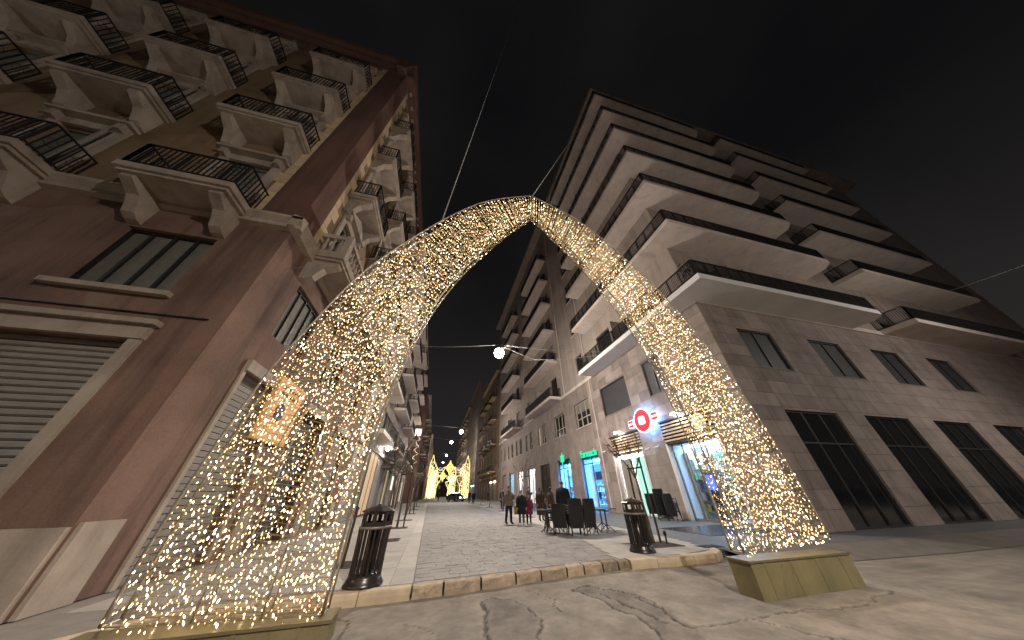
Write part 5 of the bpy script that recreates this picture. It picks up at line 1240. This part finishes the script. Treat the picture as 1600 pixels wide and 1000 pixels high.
    for i, f in enumerate(bm.faces):
        c = f.calc_center_median(); f.smooth = True
        if i >= nf: f.material_index = 0; continue
        if c.z < .13: f.material_index = 3
        elif c.z < .93 and abs(c.x) < .2: f.material_index = 2
        elif c.z > 1.52: f.material_index = 0
        else: f.material_index = 1
    bm_.materials.clear()
    for m in (M['skin'], top, trousers, shoes): bm_.materials.append(m)
    bm.to_mesh(bm_); bm.free()
    put('body', bm_, t, None, None, (k * 1.12, k * 1.12, k))
    # hair (or a hat): a cap hugging the skull, open at the face
    c = MB(); n = 14; rows_ = []
    for i in range(6):
        th = i / 5 * (1.75 if not hairlen else 2.1)
        for j in range(n):
            a = 2 * PI * j / n; front = max(0, -math.sin(a)); th2 = th * (1 - .42 * front)
            c.v.append((.092 * math.sin(th2) * math.cos(a), hy + .005 + .107 * math.sin(th2) * math.sin(a), 1.652 + .118 * math.cos(th2) - (hairlen * (th / 2.1) ** 3 * (1 - front))))
    for i in range(5):
        for j in range(n): c.f.append((i * n + j, i * n + (j + 1) % n, (i + 1) * n + (j + 1) % n, (i + 1) * n + j)); c.m.append(0)
    put('hair' if not hat else 'hat', c.mesh('hair', hat or hair, True), t, None, None, (k * 1.12, k * 1.12, k))
    if coat:
        c = MB(); prof = [(.095, .085, 1.48, -lean), (.20, .145, 1.42, -lean * .7), (.235, .175, 1.28, -lean * .5), (.225, .170, 1.10, -lean * .2), (.235, .18, .95, 0), (.255, .195, .95 - coat_len * .5, 0), (.26, .20, .95 - coat_len, 0)]
        n = 18; rr = random.Random(len(label))
        for (a, b, z, dy) in prof:
            for j in range(n): th = 2 * PI * j / n; f = 1 + .04 * math.sin(3 * th + z * 5); c.v.append((a * f * math.cos(th), dy + b * f * math.sin(th), z))
        for i in range(len(prof) - 1):
            for j in range(n): c.f.append((i * n + j, (i + 1) * n + j, (i + 1) * n + (j + 1) % n, i * n + (j + 1) % n)); c.m.append(0)
        put('coat', c.mesh('coat', coat, True), t, None, None, (k * 1.12, k * 1.12, k))
        c = MB()
        for el, wr_, s in hands:
            sh_ = Vector((s * .165, -.01 - lean * .7, 1.41)); c.tube([sh_, sh_ + (el - sh_) * .5, el, el + (wr_ - el) * .5, wr_], [.098, .094, .080, .072, .062], 10)
        put('sleeves', c.mesh('sleeves', coat, True), t, None, None, (k * 1.12, k * 1.12, k))
    return t
person('person in a taupe jacket looking down at a phone, yellow bag at the side', (4.0, 16.2, PAVE), math.radians(25), 1.66, coat=M['taupe'], coat_len=.12, armR='phone', armL='bag', trousers=M['black'], stride=.08)
person('short person in a dark hooded coat and grey trousers beside the child', (4.5, 15.5, PAVE), math.radians(-10), 1.45, coat=M['black'], coat_len=.4, trousers=M['grey'], shoes=M['shoew'], hat=M['black'])
person('small child in a magenta coat beside the dark hooded coat', (5.0, 15.9, PAVE), math.radians(-5), 1.28, coat=M['magenta'], coat_len=.38, trousers=M['black'], shoes=M['taupe'])
person('person in a long dark brown coat with long dark hair behind the child', (6.15, 17.2, PAVE), math.radians(10), 1.62, coat=M['brownc'], coat_len=.62, hairlen=.2, trousers=M['grey'], armR='front')
person('person in a brown jacket and pale shoes just left of the tall dark figure', (6.55, 16.6, PAVE), math.radians(40), 1.60, coat=M['brownc'], coat_len=.3, trousers=M['grey'], shoes=M['shoew'], hairlen=.12)
person('tall person in a bulky black jacket with back turned beside the stacked chairs', (6.3, 14.3, PAVE), math.radians(165), 1.82, coat=M['black'], coat_len=.25, hair=mat('cropped_hair', (.16, .10, .075), .7, .2, 20, 80, .1), lean=.04)
person('dark silhouetted figure with raised arms before the bright shop window', (8.2, 26.0, PAVE), math.radians(70), 1.75, coat=M['black'], coat_len=.35, armL='phone', armR='phone')
person('lone walker in dark clothes on the left of the far street', (1.5, 72, PAVE), math.radians(160), 1.72, stride=.22)
person('left walker of the far pair on the right side', (6.1, 52.0, PAVE), math.radians(170), 1.75, stride=.12, group='far walkers')
person('right walker of the far pair on the right side', (6.75, 51.6, PAVE), math.radians(175), 1.66, coat=M['black'], coat_len=.35, group='far walkers')
person('far figure in front of the pink-lit shop doorway', (11.2, 63.0, PAVE), math.radians(60), 1.72, coat=M['black'], coat_len=.3, group='far walkers')
person('dark figure behind the phone user near the shop windows', (7.0, 31.0, PAVE), math.radians(20), 1.72, coat=M['black'], coat_len=.35)
t = thing('shopping_bag', 'yellow paper shopping bag hanging from the phone user\'s hand', 'bag', (4.42, 16.05, PAVE + .42), math.radians(30)); mb = MB(); mb.prism([(-.16, -.06), (.16, -.06), (.16, .06), (-.16, .06)], 0, .36); mb.build('sack', M['yellow'], t); mb = MB(); mb.tube([(-.08, 0, .36), (-.06, 0, .48), (0, 0, .52), (.06, 0, .48), (.08, 0, .36)], .008, 5); mb.build('handle', M['yellow'], t)

# ------------------------------------------------------------------ car far down the street
def car(loc, rz, label):
    t = thing('parked_car', label, 'car', loc, rz); mb = MB(); W = .86
    prof = [(-2.1, .35), (-2.12, .62), (-2.0, .80), (-1.2, .92), (-.65, 1.36), (-.3, 1.44), (.9, 1.44), (1.55, 1.05), (2.0, .98), (2.1, .7), (2.08, .35)]
    k = len(prof)
    for sx, in_ in ((-1, 0), (1, 0)):
        for (y, z) in prof: w = W - (.14 if z > 1.0 else 0) * min(1, (z - 1) / .3 if z > 1 else 0); mb.v.append((sx * w, y, z))
    mb.f += [tuple(range(k)), tuple(reversed(range(k, 2 * k)))]; mb.m += [0, 0]
    for i in range(k): j = (i + 1) % k; mb.f.append((j, i, i + k, j + k)); mb.m.append(0)
    fixmesh(mb.build('body', M['carp'], t))
    mb = MB(); mb.face(((-.66, -1.17, .95), (.66, -1.17, .95), (.58, -.68, 1.36), (-.58, -.68, 1.36))); o = mb.build('windscreen', M['glassdark'], t); o.location = (0, -.012, .012)
    for sx in (-1, 1):
        mb = MB(); mb.face(((sx * .868, -1.0, .95), (sx * .868, 1.4, 1.0), (sx * .76, .9, 1.38), (sx * .76, -.55, 1.36))); mb.build('side_window', M['glassdark'], t)
        mb = MB(); mb.box((sx * .55 - .14, -2.14, .62), (sx * .55 + .14, -2.06, .75)); mb.build('headlight', E_tail, t)
        for y in (-1.3, 1.3):
            mb = MB(); mb.tube([(sx * .70, y, .32), (sx * .885, y, .32)], .32, 16); w = mb.build('wheel', M['tyre'], t); mb = MB(); mb.tube([(sx * .886, y, .32), (sx * .892, y, .32)], .19, 12); mb.build('rim', M['chrome'], w)
    mb = MB(); mb.box((-.5, -.02, 1.442), (.5, .22, 1.56)); mb.build('beacon_bar', E_police, t)
    mb = MB(); mb.box((-.26, -2.135, .45), (.26, -2.10, .56)); mb.build('number_plate', M['white'], t)
car((4.9, 66, PAVE), math.radians(35), 'dark car with a glowing blue roof bar parked far down the street')
car2 = None

# ------------------------------------------------------------------ gates of lights at the far end
def light_gate(y, xc, hw, h, label, k=1.0):
    t = thing('light_gate', label, 'light gate', group='festive light gates at the end of the street'); rr = random.Random(int(y))
    def beads(mb, pts, r, step):
        for a, b in zip(pts, pts[1:]):
            a = Vector(a); b = Vector(b); n = max(1, int((b - a).length / step))
            for i in range(n): p = a + (b - a) * (i / n); mb.lathe([(0, -r), (r, 0), (0, r)], 5, p, 0, False)
    for s in (-1, 1):
        mb = MB(); fr = MB(); P = lambda u, z: (xc + s * (hw - u * 1.35), y, z)
        ol = [P(0, 0), P(.1, h * .8), P(.7, h), P(1.3, h * .8), P(2.0, h * .72), P(2.6, h * .52), P(3.6, h * .50), P(3.2, h * .38), P(2.5, h * .3), P(2.4, 0)]
        beads(mb, ol, .13 * k, .3 * k); fr.tube(ol, .05, 4)
        for i in range(44):      # scrolled infill
            u = rr.uniform(.3, 2.3); z = rr.uniform(.05, .8) * h; q = rr.uniform(.35, .7); ring = [P(u + q * math.cos(a * PI / 5), z + q * 1.5 * math.sin(a * PI / 5)) for a in range(11)]; beads(mb, ring, .11 * k, .32 * k); fr.tube(ring, .03, 4)
        for u in (.7, 1.3, 1.9): ln = [P(u, 0), P(u, h * .7)]; beads(mb, ln, .10 * k, .34 * k); fr.tube(ln, .03, 4)
        fr.build('panel_frame', M['steel'], t); tag(mb.build('panel_bulbs', E_lum if s < 0 else E_lum, t), None, None, kind='stuff')
    mb = MB(); fr = MB(); zc = h * .70
    st = []
    for i in range(17): a = PI / 2 + i * PI / 8; q = (1.9 if i % 4 == 0 else .95 if i % 2 == 0 else 1.05); st.append((xc + q * math.cos(a), y, zc + q * 1.25 * math.sin(a)))
    beads(mb, st, .14, .3); fr.tube(st, .05, 4); beads(mb, [(xc + .6 * math.cos(a), y, zc + .7 * math.sin(a)) for a in [i * .5 for i in range(13)]], .13, .26); [beads(mb, [(xc + q * math.cos(a), y, zc + q * 1.2 * math.sin(a)) for a in [i * .4 for i in range(17)]], .13, .22) for q in (.3, .9, 1.15)]; fr.build('star_frame', M['steel'], t); tag(mb.build('star_bulbs', E_lumo, t), None, None, kind='stuff')
    mb = MB(); fr = MB()
    for s in (-1, 1):
        for dz in (0, -.9):
            g = [(xc + s * (1.9 + (hw - 4.6) * i / 8), y, zc + dz + .3 - 1.1 * math.sin(PI * i / 8)) for i in range(9)]; beads(mb, g, .11, .3); fr.tube(g, .03, 4)
        for i in range(3): c0 = (xc + s * (2.4 + 1.2 * i), zc - .5); rg = [(c0[0] + .45 * math.cos(a * PI / 4), y, c0[1] + .55 * math.sin(a * PI / 4)) for a in range(9)]; beads(mb, rg, .10, .3); fr.tube(rg, .03, 4)
    fr.build('garland_frame', M['steel'], t); tag(mb.build('garland_bulbs', E_lumw, t), None, None, kind='stuff')
    rebase(t, (xc, y, PAVE))
light_gate(116, 5.4, 7.6, 14.0, 'nearer festive gate of yellow lights with an amber star across the street'); light_gate(158, 4.2, 6.6, 13.0, 'farther smaller festive gate of yellow lights behind the first', 1.3)
